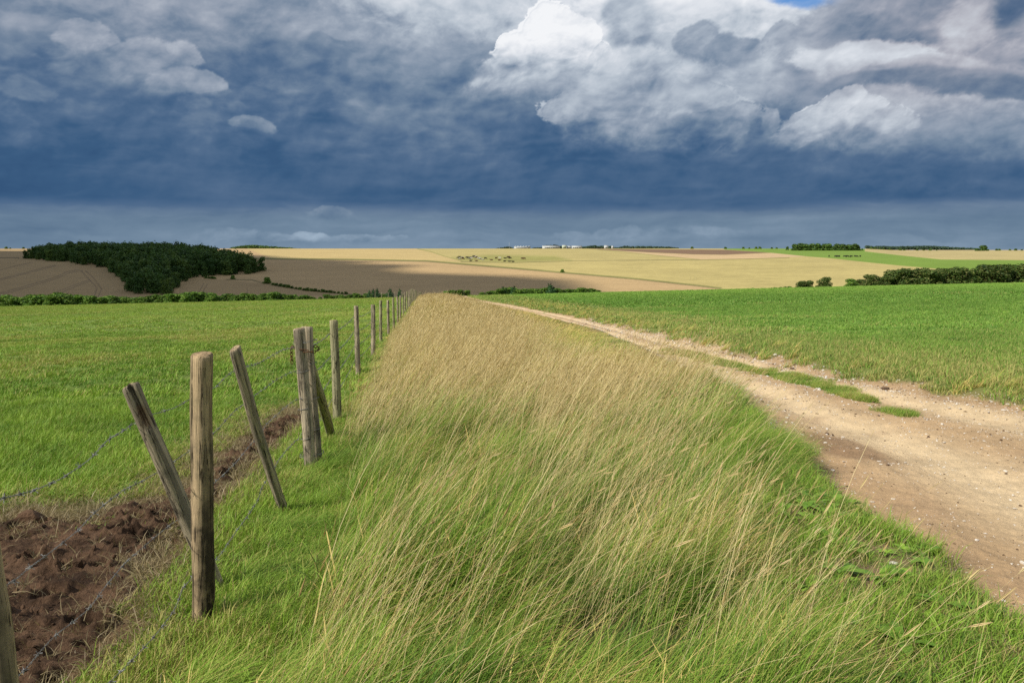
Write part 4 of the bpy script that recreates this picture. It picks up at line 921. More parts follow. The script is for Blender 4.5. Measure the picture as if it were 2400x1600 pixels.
def wire_plane(px, py, low=False):                                 # point on the upright plane in which the wires hang
    r = pxray(px, py); r = r / r[1]; y = min(-1.075 / (r[0] + .112), 6.46) if low else float(np.interp(px, [-120, 0, 230, 335, 400, 460, 520, 560, 600, 715], [2.0, 2.25, 2.90, 3.64, 3.80, 3.98, 4.38, 4.72, 5.20, 6.46])); return Vector(r * y)
WP = [([(692, 812), (657, 822), (607, 851), (582, 858), (553, 865), (528, 883), (507, 906), (452, 931), (414, 954), (375, 967), (357, 970), (316, 990), (293, 1006), (250, 1033), (228, 1058), (207, 1079), (175, 1101), (143, 1122), (86, 1147), (28, 1163), (-20, 1172), (-120, 1195)],
       'topmost barbed wire of the slack gate, running to the left edge below the stakes'),
      ([(704, 867), (678, 874), (653, 886), (614, 915), (600, 924), (580, 943), (557, 956), (528, 986), (509, 1008), (453, 1052), (428, 1067), (405, 1083), (373, 1104), (335, 1126), (285, 1151), (257, 1172), (214, 1208), (186, 1240), (146, 1272), (114, 1297), (71, 1328), (33, 1361), (-10, 1386), (-90, 1430)],
       'second barbed wire from the top of the slack gate, crossing above the mud'),
      ([(708, 933), (690, 938), (664, 958), (625, 993), (607, 1024), (586, 1043), (557, 1079), (528, 1108), (507, 1127), (457, 1168), (426, 1212), (399, 1229), (357, 1263), (312, 1302), (292, 1320), (250, 1370), (208, 1427), (167, 1460), (128, 1489), (95, 1525), (65, 1562), (39, 1587), (0, 1625)],
       'third barbed wire of the slack gate, hanging over the bare mud'),
      ([(716, 1003), (700, 1027), (673, 1052), (650, 1082), (636, 1111), (614, 1140), (605, 1172), (586, 1201), (557, 1240), (518, 1297), (505, 1312), (460, 1343), (440, 1364), (426, 1382), (417, 1412), (402, 1439), (366, 1486), (327, 1528), (292, 1564), (262, 1593), (225, 1640)],
       'lowest barbed wire of the slack gate, touching the foot of the thick post')]
for i, (pts, lab) in enumerate(WP):
    V, Q = barbed([wire_plane(*p, low=(i == 3)) for p in pts], i); tag(obj('barbed_wire', mesh_np('barbed_wire', V, Q, M['wire'], True)), lab, 'wire')
# plain tie wires and the chain round the wired pair
def loop(cx, cy, z, rx, ry, tilt, n=40, wob=0): return [(cx + rx * math.cos(t), cy + ry * math.sin(t), z + tilt * math.cos(t) + wob * math.sin(3 * t)) for t in np.linspace(0, 2 * math.pi, n, endpoint=False)]
def along(b, t, f): return b + (t - b) * f
for f, tl, lab in ((.90, .016, 'upper tie wire binding both posts of the wired pair'), (.10, .012, 'low tie wire round the foot of the wired pair')):
    a = along(plb, plt, f); b = along(prb, prt, f); c = (a + b) / 2
    V, Q = cat_mesh([tube(loop(c.x, c.y, c.z, .098, .105, tl), .0021, 5, True), tube(loop(c.x, c.y, c.z + .012, .096, .103, tl * .6), .0018, 5, True)]); tag(obj('tie_wire', mesh_np('tie_wire', V, Q, M['wire'], True)), lab, 'wire')
for pp_, bb, tt_, fs in ((pl, plb, plt, (.70, .44, .23)), (pr_, prb, prt, (.74, .49, .27))):
    for f in fs:
        c = along(bb, tt_, f); V, Q = tube(loop(c.x, c.y, c.z, .054, .054, .010), .0019, 5, True); V = V
        o = obj('wire_staple', mesh_np('wire_loop', V, Q, M['wire'], True)); o.parent = pp_; o.matrix_parent_inverse = pp_.matrix_world.inverted()
def chain():
    c = (along(plb, plt, .855) + along(prb, prt, .855)) / 2; parts = []; n = 19
    for i in range(n + 4):
        if i < n: t = 2 * math.pi * i / n; p = Vector((c.x + .108 * math.cos(t), c.y + .112 * math.sin(t), c.z + .012 * math.sin(2 * t) - .010 * math.cos(t))); d = Vector((-math.sin(t), math.cos(t), 0))
        else: p = Vector((c.x - .112, c.y - .02, c.z - .018 - .030 * (i - n))); d = Vector((0.1, 0, -1)).normalized()
        u = d.cross(Vector((0, .3, 1))).normalized(); w = d.cross(u)
        if i % 2: u, w = w, u
        pts = [p + d * .021 * math.cos(a) + u * .011 * math.sin(a) for a in np.linspace(0, 2 * math.pi, 14, endpoint=False)]; parts.append(tube(pts, .0036, 6, True))
    V, Q = cat_mesh(parts); tag(obj('chain', mesh_np('chain', V, Q, M['rust'], True)), 'rusty iron chain looped round the top of the wired pair of posts', 'chain')
chain()

# ------------------------------------------------------------------ the long fence running away
def long_fence():
    f = empty('wire_fence', (-2.03, 8.97, gz(-2.03, 8.97))); tag(f, 'long straight wire fence of round posts running away between pasture and verge', 'fence')
    ys = [8.97, 13.93, 18.0, 22.69, 26.4, 30.6, 35.09]; xs = [-2.03, -2.75, -3.19, -3.79, -4.15, -4.60, -5.10]
    y = 39.4
    while y < 164: ys.append(y); xs.append(float(fence_x(y)) + .0); y += 4.3
    vs = []
    for i in range(5):
        me = post_mesh(60 + i, 1.19, .047, .042, bend=.006, nr=20, ns=16, sink=.3, rough=.03); me.materials.append(M['postg' if i in (0, 3) else 'post']); vs.append(me)
    inv = Matrix.Translation(f.location).inverted(); tops = []
    lean = random.Random(4)
    for i, (x, y) in enumerate(zip(xs, ys)):
        big = i in (4,); o = obj('post', vs[[0, 1, 2, 3, 4][i % 5]], f); z = gz(x, y) - .0
        o.location = Vector((x, y, z)) - f.location; o.rotation_euler = (lean.gauss(0, .012), lean.gauss(0, .014), lean.random() * 6); k = 1.12 if i in (0, 2) else 1.0; o.scale = (k, k, lean.uniform(.97, 1.03))
        tops.append((x, y, z))
    hs = (1.02, .76, .50, .25)
    for k, h in enumerate(hs):
        pts = [Vector((plb.x - .05, plb.y + .05, gz(-1.75, 6.45) + h + .0))]
        for (x, y, z) in tops: pts.append(Vector((x - .049, y, z + h)))
        P = []
        for a, b in zip(pts[:-1], pts[1:]):
            for t in np.linspace(0, 1, 7)[:-1]: p = a.lerp(b, t); P.append((p.x, p.y, p.z - .035 * math.sin(math.pi * t)))
        P.append(tuple(pts[-1])); P = np.array(P)
        near = P[P[:, 1] < 20]; far_ = P[P[:, 1] >= near[-1, 1] - .001]
        v1, q1 = barbed(near, 30 + k, gap=.13); v2, q2 = tube(far_, .0026, 4); V, Q = cat_mesh([(v1, q1), (v2, q2)])
        o = obj('wire', mesh_np('wire', V - np.array(f.location), Q, M['wire'], True), f)
long_fence()
def cross_fence():
    b = Vector((-24.5, 165, gz(-24.5, 165))); f = empty('wire_fence', b); tag(f, 'short distant post and wire fence branching left at the end of the pasture', 'fence')
    me = post_mesh(70, 1.2, .06, .055, nr=6, ns=8, sink=.3); me.materials.append(M['post']); pts = []
    for i in range(-2, 6):
        y = 165 + 4.3 * i; x = -.1485 * y - 2.1 * i * .35 + .0; x = (909.7 + (2 - 0) * 0 - 1200) / F * 0 + (-.1485 - .0083 * i) * y; o = obj('post', me, f); z = gz(x, y); o.location = Vector((x, y, z)) - b; pts.append((x, y, z))
    for h in (1.05, .8, .55, .3):
        V, Q = tube([(x, y, z + h) for x, y, z in pts], .006, 4); obj('wire', mesh_np('wire', V - np.array(b), Q, M['wire']), f)
cross_fence()

# ------------------------------------------------------------------ trees and shrubs
def leaf_cloud(rs_, lobes, nf, size, up=.15):
    lobes = np.array(lobes, float); w = lobes[:, 3] ** 2 * lobes[:, 4]; pick = rs_.choice(len(lobes), nf, p=w / w.sum()); L = lobes[pick]
    d = rs_.randn(nf, 3); d /= np.linalg.norm(d, axis=1)[:, None]; rad = 1 - np.abs(rs_.randn(nf)) * .16
    rad *= 1 + .10 * np.sin(d[:, 0] * 7 + pick) * np.cos(d[:, 2] * 6 + pick * 2)
    c = L[:, :3] + d * rad[:, None] * np.stack([L[:, 3], L[:, 3], L[:, 3] * L[:, 4]], 1)
    nrm = d + rs_.randn(nf, 3) * .65 + (0, 0, up); nrm /= np.linalg.norm(nrm, axis=1)[:, None]; a = np.cross(nrm, rs_.randn(nf, 3)); a /= np.linalg.norm(a, axis=1)[:, None]; b = np.cross(nrm, a); s = size * rs_.uniform(.5, 1.4, nf)[:, None]
    V = np.stack([c - a * s, c - b * s * .6, c + a * s, c + b * s * .6], 1).reshape(-1, 3); Q = np.arange(nf * 4).reshape(-1, 4)
    cc = np.stack([np.repeat(rs_.rand(nf), 4), np.repeat(d[:, 2], 4), np.repeat(rs_.rand(nf), 4)], 1)
    return V, Q, cc
def trunk_mesh(rs_, h, r, lobes):
    parts = []
    parts.append(tube([(0, 0, -.5), (rs_.randn() * .05 * r, 0, h * .3), (rs_.randn() * r * .3, rs_.randn() * r * .3, h * .62), (0, 0, h * .85)], r, 7)); V, Q = parts[0]
    V = V.reshape(4, 7, 3); sc = (1.25, 1, .6, .2)
    for k in range(4): c = V[k].mean(0); V[k] = c + (V[k] - c) * sc[k]
    parts[0] = (V.reshape(-1, 3), Q)
    for L in lobes[:6]: parts.append(tube([(0, 0, h * .35), (L[0] * .5, L[1] * .5, (h * .35 + L[2]) / 2), (L[0], L[1], L[2])], r * .28, 4))
    return cat_mesh(parts)
def make_tree(name, kind, seed, H, Rr, nf, size, mat, flat=.85, nl=12, low=.15, trunk=True):
    rs_ = np.random.RandomState(seed); lobes = []
    for i in range(nl):
        a = rs_.rand() * 6.28; q = math.sqrt(rs_.rand()); r = Rr * rs_.uniform(.30, .50); zc = H * (low + (1 - low) * rs_.rand()); env = math.sqrt(max(.08, 1 - ((zc / H - .5) / .56) ** 2))
        lobes.append((math.cos(a) * (Rr - r) * q * env * 1.1, math.sin(a) * (Rr - r) * q * env * 1.1, min(zc, H - r * flat), r, flat))
    for i in range(6): a = i * 1.05 + rs_.rand(); lobes.append((math.cos(a) * Rr * .62, math.sin(a) * Rr * .62, H * .16, Rr * .36, H * .17 / (Rr * .36)))
    lobes.append((0, 0, H * .55, Rr * .62, H * .42 / (Rr * .62)))
    cr = mesh_np('crown', *leaf_cloud(rs_, lobes, nf, size)[:2], M[mat], False)
    V, Q, cc = leaf_cloud(rs_, lobes, nf, size); V[:, 2] = np.maximum(V[:, 2], .02); cr = mesh_np('crown', V, Q, M[mat], False, {'bc': ('FLOAT_COLOR', cc)})
    tv, tq = trunk_mesh(rs_, H, Rr * .07, lobes); tr = mesh_np('trunk', tv, tq, M['bark'], True)
    return cr, tr
def make_fir(seed, H, Rr, nf, size):
    rs_ = np.random.RandomState(seed); lobes = []
    for k in range(9): t = k / 9; r = Rr * (1 - t) ** .9 + .12; lobes.append((rs_.randn() * .1 * Rr, rs_.randn() * .1 * Rr, H * (.08 + .88 * t), r, .5))
    V, Q, cc = leaf_cloud(rs_, lobes, nf, size); V[:, 2] = np.maximum(V[:, 2], .02); cr = mesh_np('crown', V, Q, M['fir'], False, {'bc': ('FLOAT_COLOR', cc)}); tv, tq = tube([(0, 0, -.4), (0, 0, H * .5), (0, 0, H * .97)], Rr * .07, 5); return cr, mesh_np('trunk', tv, tq, M['bark'])
def plant(name, pair, loc, sc, label, cat, group=None, rz=None):
    e = empty(name, loc, random.random() * 6.28 if rz is None else rz); e.scale = sc; tag(e, label, cat, group)
    a = obj('crown', pair[0], e); b = obj('trunk', pair[1], e); return e
random.seed(5)
SH = [make_tree('s', 0, 100 + i, 2.6, 1.5, 1500, .17, 'hedge', .8, 11, .1) for i in range(4)]
TB = [make_tree('t', 0, 110 + i, 6.0, 3.6, 4200, .26, 'bush', .85, 16, .1) for i in range(4)]
TW = [make_tree('w', 0, 120 + i, 11.5, 4.6, 1900, .62, 'wood', .95, 14, .12) for i in range(4)]
CP = [make_tree('c', 0, 130 + i, 11.0, 6.0, 1500, .95, 'wood', .8, 12, .05) for i in range(3)]
FR = [make_fir(140 + i, 3.2, 1.1, 900, .16) for i in range(3)]
def place_px(name, pair, px, y, toppx, basis, label, cat, group=None, wid=1.0):
    p = at(px, y); ztop = pxray(px, toppx); ztop = ztop[2] / ztop[1] * y; h = max(ztop - p.z, basis * .25); k = h / basis
    return plant(name, pair, p - Vector((0, 0, .1)), (k * wid, k * wid, k), label, cat, group)
def ipx(pts, x): a = np.array(pts); return float(np.interp(x, a[:, 0], a[:, 1]))
# left hedge behind the pasture
tops = [(0, 691), (60, 692), (95, 685), (125, 690), (140, 680), (165, 684), (200, 691), (300, 691), (360, 690), (420, 688), (455, 676), (480, 686), (560, 687), (620, 688), (650, 679), (680, 688), (760, 692), (770, 682), (790, 692), (850, 686), (940, 690)]
px = -160; i = 0
while px < 950:
    y = random.uniform(180, 190); tp = ipx(tops, px) + random.uniform(-3, 5)
    place_px('hedge_shrub', SH[i % 4], px, y, tp, 2.75, 'light green shrub in the long low hedge behind the left pasture', 'shrub', 'shrubs of the hedge behind the left pasture', random.uniform(1.4, 2.0))
    i += 1; px += random.uniform(9, 17)
for px, tp, lab in ((866, 676, 'small fir standing leftmost of the firs behind the fence line'), (875, 673, 'small fir between two others behind the far cross fence'), (884, 671, 'tallest small fir behind the far cross fence'), (914, 672, 'broad dark fir behind the right end of the cross fence'), (937, 673, 'narrow dark fir just left of the end of the long fence')):
    place_px('small_fir', FR[int(px) % 3], px, 182, tp, 3.3, lab, 'fir tree', 'small firs in the hedge', 1.2 if px == 914 else .9)
# hedge in the middle beyond the track
for i, (px, tp, w) in enumerate([(1046, 680, 1), (1060, 678, 1.1), (1076, 677, 1.1), (1094, 678, 1.1)]):
    place_px('dark_shrub', SH[i % 4], px, 168 + i, tp, 2.75, 'dark green shrub in the clump at the end of the track', 'shrub', 'dark shrubs at the end of the track', 1.7)
for i, (px, tp) in enumerate([(1130, 683), (1145, 681), (1158, 679), (1172, 674), (1186, 672), (1203, 671), (1218, 676), (1232, 675), (1247, 674), (1262, 675), (1278, 672), (1304, 673), (1318, 677), (1330, 675), (1345, 676), (1360, 672), (1374, 674), (1388, 674), (1401, 678)]):
    place_px('valley_shrub', SH[(i * 3) % 4], px, 186 + (i % 3) * 3, tp, 2.75, 'green shrub in the short hedge beyond the track in the middle of the view', 'shrub', 'shrubs of the middle hedge', 2.0)
for px, tp, lab in ((1180, 668, 'pointed shrub at the left of the middle hedge'), (1204, 667, 'pointed shrub second from the left in the middle hedge'), (1291, 660, 'tallest pointed shrub in the middle hedge')):
    place_px('pointed_shrub', FR[px % 3], px, 188, tp, 3.3, lab, 'shrub', 'pointed shrubs of the middle hedge', 1.5)
# thorn hedge at the right
for i, (px, tp, w, lab) in enumerate([(1878, 655, 1.3, 'low left half of the pair of thorn bushes before the gap in the right hedge'), (1896, 654, 1.1, 'low middle bush between the pair left of the hedge gap'), (1930, 645, 1.15, 'round taller thorn bush left of the gap in the right hedge')]):
    place_px('thorn_bush', TB[i % 4], px, 190, tp, 6.6, lab, 'bush', 'thorn bushes left of the gap', w)
htops = [(1985, 656), (2005, 648), (2035, 647), (2050, 637), (2075, 641), (2100, 625), (2150, 622), (2185, 626), (2230, 620), (2300, 621), (2330, 613), (2400, 610), (2800, 600)]
px = 1996; i = 0
while px < 2700:
    tp = ipx(htops, px) + random.uniform(-2, 4)
    if i == 0: nm, pr2, lab, g, w = 'green_bush', SH[1], 'bright green bush at the left end of the right hedge', None, 1.6
    else: nm, pr2, lab, g, w = 'hedge_bush', TB[i % 4], 'dark olive thorn bush in the tall hedge along the right field', 'thorn bushes of the right hedge', random.uniform(1.25, 1.55)
    place_px(nm, pr2, px, 192 + random.uniform(-3, 3), tp, 2.75 if i == 0 else 6.6, lab, 'bush', g, w)
    i += 1; px += random.uniform(22, 34)
# small bushes on the bank below the wood and along the far banks
for px, py, s, lab in ((546, 654, 3.0, 'small dark bush alone below the right end of the wood'), (626, 664, 4.6, 'round dark bush on the bank in the brown field'), (1318, 638, 2.6, 'tiny dark bush on the bank beside the stubble field')):
    p = hit(px, py, 250); plant('bank_bush', SH[0], p, (s / 2.7 * 1.1,) * 2 + (s / 2.7 * .8,), lab, 'bush')
for i in range(26):
    t = random.random(); px = 480 + 30 * t if i < 6 else 640 + 180 * ((i - 6) / 20); py = 652 + t * 2 if i < 6 else ipx([(640, 668), (714, 680.5), (820, 690)], px)
    p = hit(px, py, 250); s = random.uniform(.5, .9); plant('scrub', SH[i % 4], p, (s * 1.3, s * 1.3, s * .7), 'low dark scrub along the bank across the brown field', 'scrub', 'scrub on the bank in the brown field')
for i, px in enumerate((1735, 1752, 1764, 1795, 1808, 1818, 1828, 1840, 1850)):
    p = at(px, 300 if 0 else 215); place_px('low_bush', SH[i % 4], px, 205, ipx([(1735, 675), (1764, 673), (1795, 673.5), (1850, 669)], px), 2.75, 'low bush peeping over the far edge of the right field', 'bush', 'low bushes beyond the right field', 1.0)

# the dark wood: every crown merged in one far-off mass
def woodland(name, poly, n, hgt, rad, label, mat, size, nf, seed, rowtop=None, kinds=None):
    rs_ = np.random.RandomState(seed); poly = np.array(poly, float); x0, y0 = poly.min(0); x1, y1 = poly.max(0); P = []
    tries = 0
    while len(P) < n and tries < 200000:
        tries += 1; p = (rs_.uniform(x0, x1), rs_.uniform(y0, y1))
        if sdpoly(np.array([p[0]]), np.array([p[1]]), poly)[0] > -rad * .35: continue
        if any((p[0] - q[0]) ** 2 + (p[1] - q[1]) ** 2 < (rad * .56) ** 2 for q in P): continue
        P.append(p)
    P = np.array(P); n = len(P); V = []; Q = []; C = []; b = 0; ED = -sdpoly(P[:, 0], P[:, 1], poly)
    protos_ = []
    for k in range(4):
        r2 = np.random.RandomState(seed + k); lobes = []
        for i in range(11):
            a = r2.rand() * 6.28; q = math.sqrt(r2.rand()); r = rad * r2.uniform(.32, .52); zc = hgt * r2.uniform(.10, .93); lobes.append((math.cos(a) * (rad - r) * q * 1.15, math.sin(a) * (rad - r) * q * 1.15, min(zc, hgt - r * .9), r, .95))
        for i in range(6): a = i * 1.05; lobes.append((math.cos(a) * rad * .6, math.sin(a) * rad * .6, hgt * .15, rad * .38, hgt * .16 / (rad * .38)))
        lobes.append((0, 0, hgt * .5, rad * .6, hgt * .4 / (rad * .6)))
        if k == 7:
            lobes = [(0, 0, hgt * (.15 + .1 * j), rad * .75 * (1 - j / 9) + .5, .6) for j in range(9)]
        protos_.append(leaf_cloud(r2, lobes, nf, size))
    for i, (x, y) in enumerate(P):
        v, q, c = protos_[i % 4]; k = rs_.uniform(.74, 1.15) * (1 + .22 * float(fbm(np.array([x / 38.]), np.array([y / 38.]), 2)[0]) + (.12 if i % 4 == 3 else 0)) * (.72 + .28 * float(sst(ED[i], 2, 22))); a = rs_.rand() * 6.28; R2 = np.array([[math.cos(a), -math.sin(a), 0], [math.sin(a), math.cos(a), 0], [0, 0, 1]]); w = v * k; w = w @ R2.T + (x, y, gz(x, y)); w[:, 2] = np.maximum(w[:, 2], gz(x, y) + .05)
        c = c.copy(); c[:, 0] = np.clip(c[:, 0] * .45 + rs_.rand() * .7 - .05, 0, 1); c[:, 2] = c[:, 2] * .4 + rs_.rand() * .65
        V.append(w); Q.append(q + b); C.append(c); b += len(v)
        for s_ in (0,):
            tv, tq = tube([(x, y, gz(x, y) - .3), (x, y, gz(x, y) + hgt * .5)], .2, 4); V.append(tv); Q.append(tq + b); C.append(np.tile((0, 0, 0), (len(tv), 1))); b += len(tv)
    o = obj(name, mesh_np(name, np.concatenate(V), np.concatenate(Q), M[mat], False, {'bc': ('FLOAT_COLOR', np.concatenate(C))})); tag(o, label, 'wood', None, 'stuff'); return o
def pw(px, py): h = hit(px, py, 250); return (h.x, h.y)
WOOD = [pw(50, 606), pw(149, 615), pw(238, 630), pw(275, 650), pw(293, 671), pw(296, 688), pw(400, 691), pw(412, 683), pw(440, 656), pw(506, 648), pw(605, 642), pw(622, 634)]
bk = [(616, 629), (596, 624), (560, 616), (520, 607), (440, 600), (300, 597), (120, 599), (70, 602)]
WOOD += [pw(*q) for q in bk]
woodland('wood', WOOD, 900, 11.5, 4.2, 'dense dark wood of mixed trees under cloud shadow in the left distance', 'wood', .62, 620, 200)
# far woods on and beyond the skyline
def sky_wood(name, pxs, y0, y1, hpx, n, label, rad=6, seed=300, mat='far', size=1.5, nf=90, basez=None):
    rs_ = np.random.RandomState(seed); V = []; Q = []; C = []; b = 0
    for i in range(n):
        px = rs_.uniform(pxs[0], pxs[1]); y = rs_.uniform(y0, y1); x = (px - 1200) / F * y; g = gz(x, y); zt = -(ipx(hpx, px) - HZ) / F * y + rs_.uniform(-1.2, .4); h = max(zt - g, 2.)
        lobes = [(rs_.randn() * rad * .4, rs_.randn() * rad * .4, h - rad * rs_.uniform(.5, .75), rad * rs_.uniform(.4, .6), .9) for _ in range(5)] + [(0, 0, h * .45, rad * .6, max(.3, h * .4 / (rad * .6)))]
        v, q, c = leaf_cloud(rs_, lobes, nf, size); v = v + (x, y, g); v[:, 2] = np.clip(v[:, 2], g, None); V.append(v); Q.append(q + b); C.append(c); b += len(v)
    o = obj(name, mesh_np(name, np.concatenate(V), np.concatenate(Q), M[mat], False, {'bc': ('FLOAT_COLOR', np.concatenate(C))})); tag(o, label, 'wood', None, 'stuff')
sky_wood('skyline_wood', (1362, 1590), 1560, 1640, [(1362, 578), (1390, 575), (1430, 576), (1440, 580), (1460, 576), (1530, 577), (1560, 578), (1590, 580)], 110, 'dark band of trees on the skyline right of the white sheds', 5, 301)
sky_wood('skyline_wood', (1167, 1204), 1560, 1600, [(1167, 581), (1180, 579), (1190, 578), (1204, 580)], 16, 'low trees on the skyline left of the white sheds', 4, 302)
sky_wood('skyline_wood', (1243, 1320), 1580, 1620, [(1243, 580), (1265, 580), (1276, 575), (1300, 574), (1320, 577)], 34, 'trees on the skyline between and behind the white sheds', 4, 303)
sky_wood('hill_wood', (550, 706), 2300, 2460, [(545, 581), (565, 576), (600, 573.5), (640, 577), (706, 581.5)], 150, 'rounded distant wood on the skyline above the ripe field', 9, 304, 'wood', 2.4, 90)
sky_wood('ridge_wood', (2028, 2300), 2700, 2800, [(2028, 575), (2100, 577), (2170, 575), (2230, 579), (2300, 582)], 200, 'long bluish ridge of woodland in the right distance', 10, 305, 'far', 2.6, 90)
# copse on the right skyline, single trees
for i, (px, y, tp, w) in enumerate([(1864, 1110, 571, 1.0), (1876, 1120, 569, 1.0), (1889, 1112, 570, 1.0), (1903, 1118, 570, 1.0), (1917, 1112, 569.5, 1.0), (1931, 1120, 570, 1.0), (1943, 1112, 570, 1.0), (1954, 1108, 575, .8), (1963, 1120, 570, 1.0), (1975, 1105, 571, 1.0), (1988, 1108, 572, 1.0), (2002, 1112, 570, 1.0), (2012, 1112, 577, .9), (2021, 1110, 582, .8)]):
    lab = 'dark full-crowned tree in the copse on the right skyline' if i < 9 else 'lighter green tree at the right end of the skyline copse'
    place_px('broadleaf_tree', CP[i % 3], px, y, tp, 11.6, lab, 'tree', 'dark trees of the skyline copse' if i < 9 else 'lighter trees of the skyline copse', w * 1.3)
place_px('round_tree', CP[0], 1845, 1180, 577, 11.6, 'small round dark tree alone left of the skyline copse', 'tree', None, .95)
place_px('broadleaf_tree', CP[1], 2306, 1300, 574, 11.6, 'lone broad tree on the skyline at the right end of the distant ridge', 'tree', None, 1.5)
place_px('broadleaf_tree', CP[2], 2290, 1310, 581, 11.6, 'low tree leaning on the left side of the lone broad skyline tree', 'tree', None, 1.5)
for i, px in enumerate([1622, 1700, 1742, 1756, 1772, 1781, 1809, 1820, 2042, 2050, 2062, 2071, 2085, 2110, 2119, 2150, 2165, 2180, 2195, 2336, 2342, 2367, 2380, 2395, 15, 24, 55]):
    yy = 1420 if px < 1900 else 1480; s = random.uniform(.8, 1.5); p = at(px, yy); plant('field_bush', SH[i % 4], p, (s * 1.6, s * 1.6, s), 'tiny dark bush on the skyline hedge line', 'bush', 'tiny bushes along the skyline')

# ------------------------------------------------------------------ white sheds and the mast on the skyline
def boxm(x0, x1, y0, y1, z0, z1):
    V = np.array([(x0, y0, z0), (x1, y0, z0), (x1, y1, z0), (x0, y1, z0), (x0, y0, z1), (x1, y0, z1), (x1, y1, z1), (x0, y1, z1)], float)
    return V, np.array([(0, 3, 2, 1), (4, 5, 6, 7), (0, 1, 5, 4), (1, 2, 6, 5), (2, 3, 7, 6), (3, 0, 4, 7)])
def shed(px0, px1, top, wallm, nwin, label, name='shed', y=1490, vents=0, band=None):
    k = y / F; x0, x1 = (px0 - 1200) * k, (px1 - 1200) * k; g = gz((x0 + x1) / 2, y) - .3; h = (HZ - top) * k - g; e = empty(name, ((x0 + x1) / 2, y, g)); w = (x1 - x0) / 2; tag(e, label, 'building')
    obj('wall', mesh_np('wall', *boxm(-w, w, 0, 14, 0, h), M[wallm]), e)
    V = np.array([(-w - .3, -.3, h + .01), (w + .3, -.3, h + .01), (w + .3, 14.3, h + .01), (-w - .3, 14.3, h + .01), (-w - .3, 7, h + .8), (w + .3, 7, h + .8)]); rf = obj('roof', mesh_np('roof', V, [np.array([(0, 1, 5, 4), (2, 3, 4, 5), (3, 2, 1, 0)]), np.array([(0, 4, 3), (1, 2, 5)])], M['roof']), e)
    for i in range(vents): c = -w + (i + .6) * 2 * w / vents; obj('roof_vent', mesh_np('vent', *boxm(c - 1.6, c + 1.0, 2, 12, h + .2, h + 1.5), M['white']), rf)
    for i in range(nwin): c = -w * (.6 if band else .9) + (i + .5) * (1.5 if band else 1.8) * w / nwin; f = .42 * 1.8 * w / nwin; wn = obj('window', mesh_np('window', *boxm(c - f, c + f, -.06, .1, h * .25, h * .62), M['glass']), e)
    if band: obj('door', mesh_np('door', *boxm(-w * .9, -w * .62, -.08, .1, 0, h * .7), M['white']), e)
shed(1205, 1243, 578.5, 'white', 7, 'long low white shed with roof vents, leftmost of the skyline buildings', vents=6, band=1)
shed(1271, 1311, 577, 'white', 6, 'long white shed with dark window band in the middle of the skyline buildings', band=1)
shed(1317.5, 1327, 575.5, 'cream', 1, 'tall pale green block between the white sheds', 'tall_building')
shed(1329, 1338, 577.5, 'roof', 1, 'small grey shed just right of the pale green block', y=1496)
shed(1340, 1363, 577, 'white', 5, 'white shed with dark windows right of the pale green block')
shed(1416, 1424, 576, 'white', 1, 'tiny white roofed building above the skyline trees', y=1500)
shed(1433, 1436, 577, 'white', 1, 'tiny white tower in the gap of the skyline trees', 'tower', y=1492)
p = at(1193.5, 1500); V, Q = cat_mesh([tube([(0, 0, 0), (0, 0, 11.5)], .16, 5), tube([(-.5, 0, 9), (.5, 0, 9)], .08, 4), tube([(0, 0, 11), (0, 0, 12.2)], .07, 4)])
mo = obj('radio_mast', mesh_np('mast', V, Q, M['roof'])); mo.location = p; tag(mo, 'thin dark mast standing on the skyline left of the white sheds', 'mast')

# ------------------------------------------------------------------ cattle
def cow_mesh(pose='stand'):
    me = bpy.data.meshes.new('cow'); gr = pose == 'graze'; ly = pose == 'lie'
    V = [(0, 0, 1.05), (.55, 0, 1.08), (.85, 0, 1.12), (-.55, 0, 1.08), (-.8, 0, 1.12)]; E = [(0, 1), (1, 2), (0, 3), (3, 4)]; Rr = [.40, .36, .26, .36, .28]
    def chain_(start, pts, rad):
        p = start
        for q, r in zip(pts, rad): V.append(q); E.append((p, len(V) - 1)); Rr.append(r); p = len(V) - 1
    if gr: chain_(2, [(1.12, 0, .85), (1.30, 0, .48), (1.42, 0, .22), (1.50, 0, .10)], [.19, .13, .13, .08])
    else: chain_(2, [(1.12, 0, 1.30), (1.32, 0, 1.42), (1.52, 0, 1.34), (1.70, 0, 1.24)], [.20, .15, .14, .09])
    for sx, x in ((1, .62), (1, -.68)):
        for s in (-1, 1): chain_(1 if x > 0 else 3, [(x, s * .22, .72), (x + (.02 if x > 0 else -.06), s * .22, .40), (x, s * .22, .05)], [.14, .075, .06])
    chain_(4, [(-1.0, 0, .95), (-1.03, 0, .5)], [.04, .04])
    h = len(V)
    if ly: V = [(x, y, (z - .62) if z > .6 else .08 + z * .1) for x, y, z in V]
    me.from_pydata(V, E, []); me.update()
    o = bpy.data.objects.new('cow', me); sk = o.modifiers.new('skin', 'SKIN'); sl_ = me.skin_vertices
    if not sl_:
        bm = bmesh.new(); bm.from_mesh(me); bm.verts.layers.skin.verify(); bm.to_mesh(me); bm.free()
    for d, r in zip(me.skin_vertices[0].data, Rr): d.radius = (r * .9, r)
    me.skin_vertices[0].data[0].use_root = True
    su = o.modifiers.new('sub', 'SUBSURF'); su.levels = 1; su.render_levels = 1
    return o
def cow_mat(name, a, b, lo, hi):
    m, n, out = material(name); tc = n.n.new('ShaderNodeTexCoord'); P = E_(n, tc.outputs['Object']); col = n.mix(n.ss(n.noise(P, 1.6, 2, .5), lo, hi), a, b); principled(n, out, col, .7, .2); return m
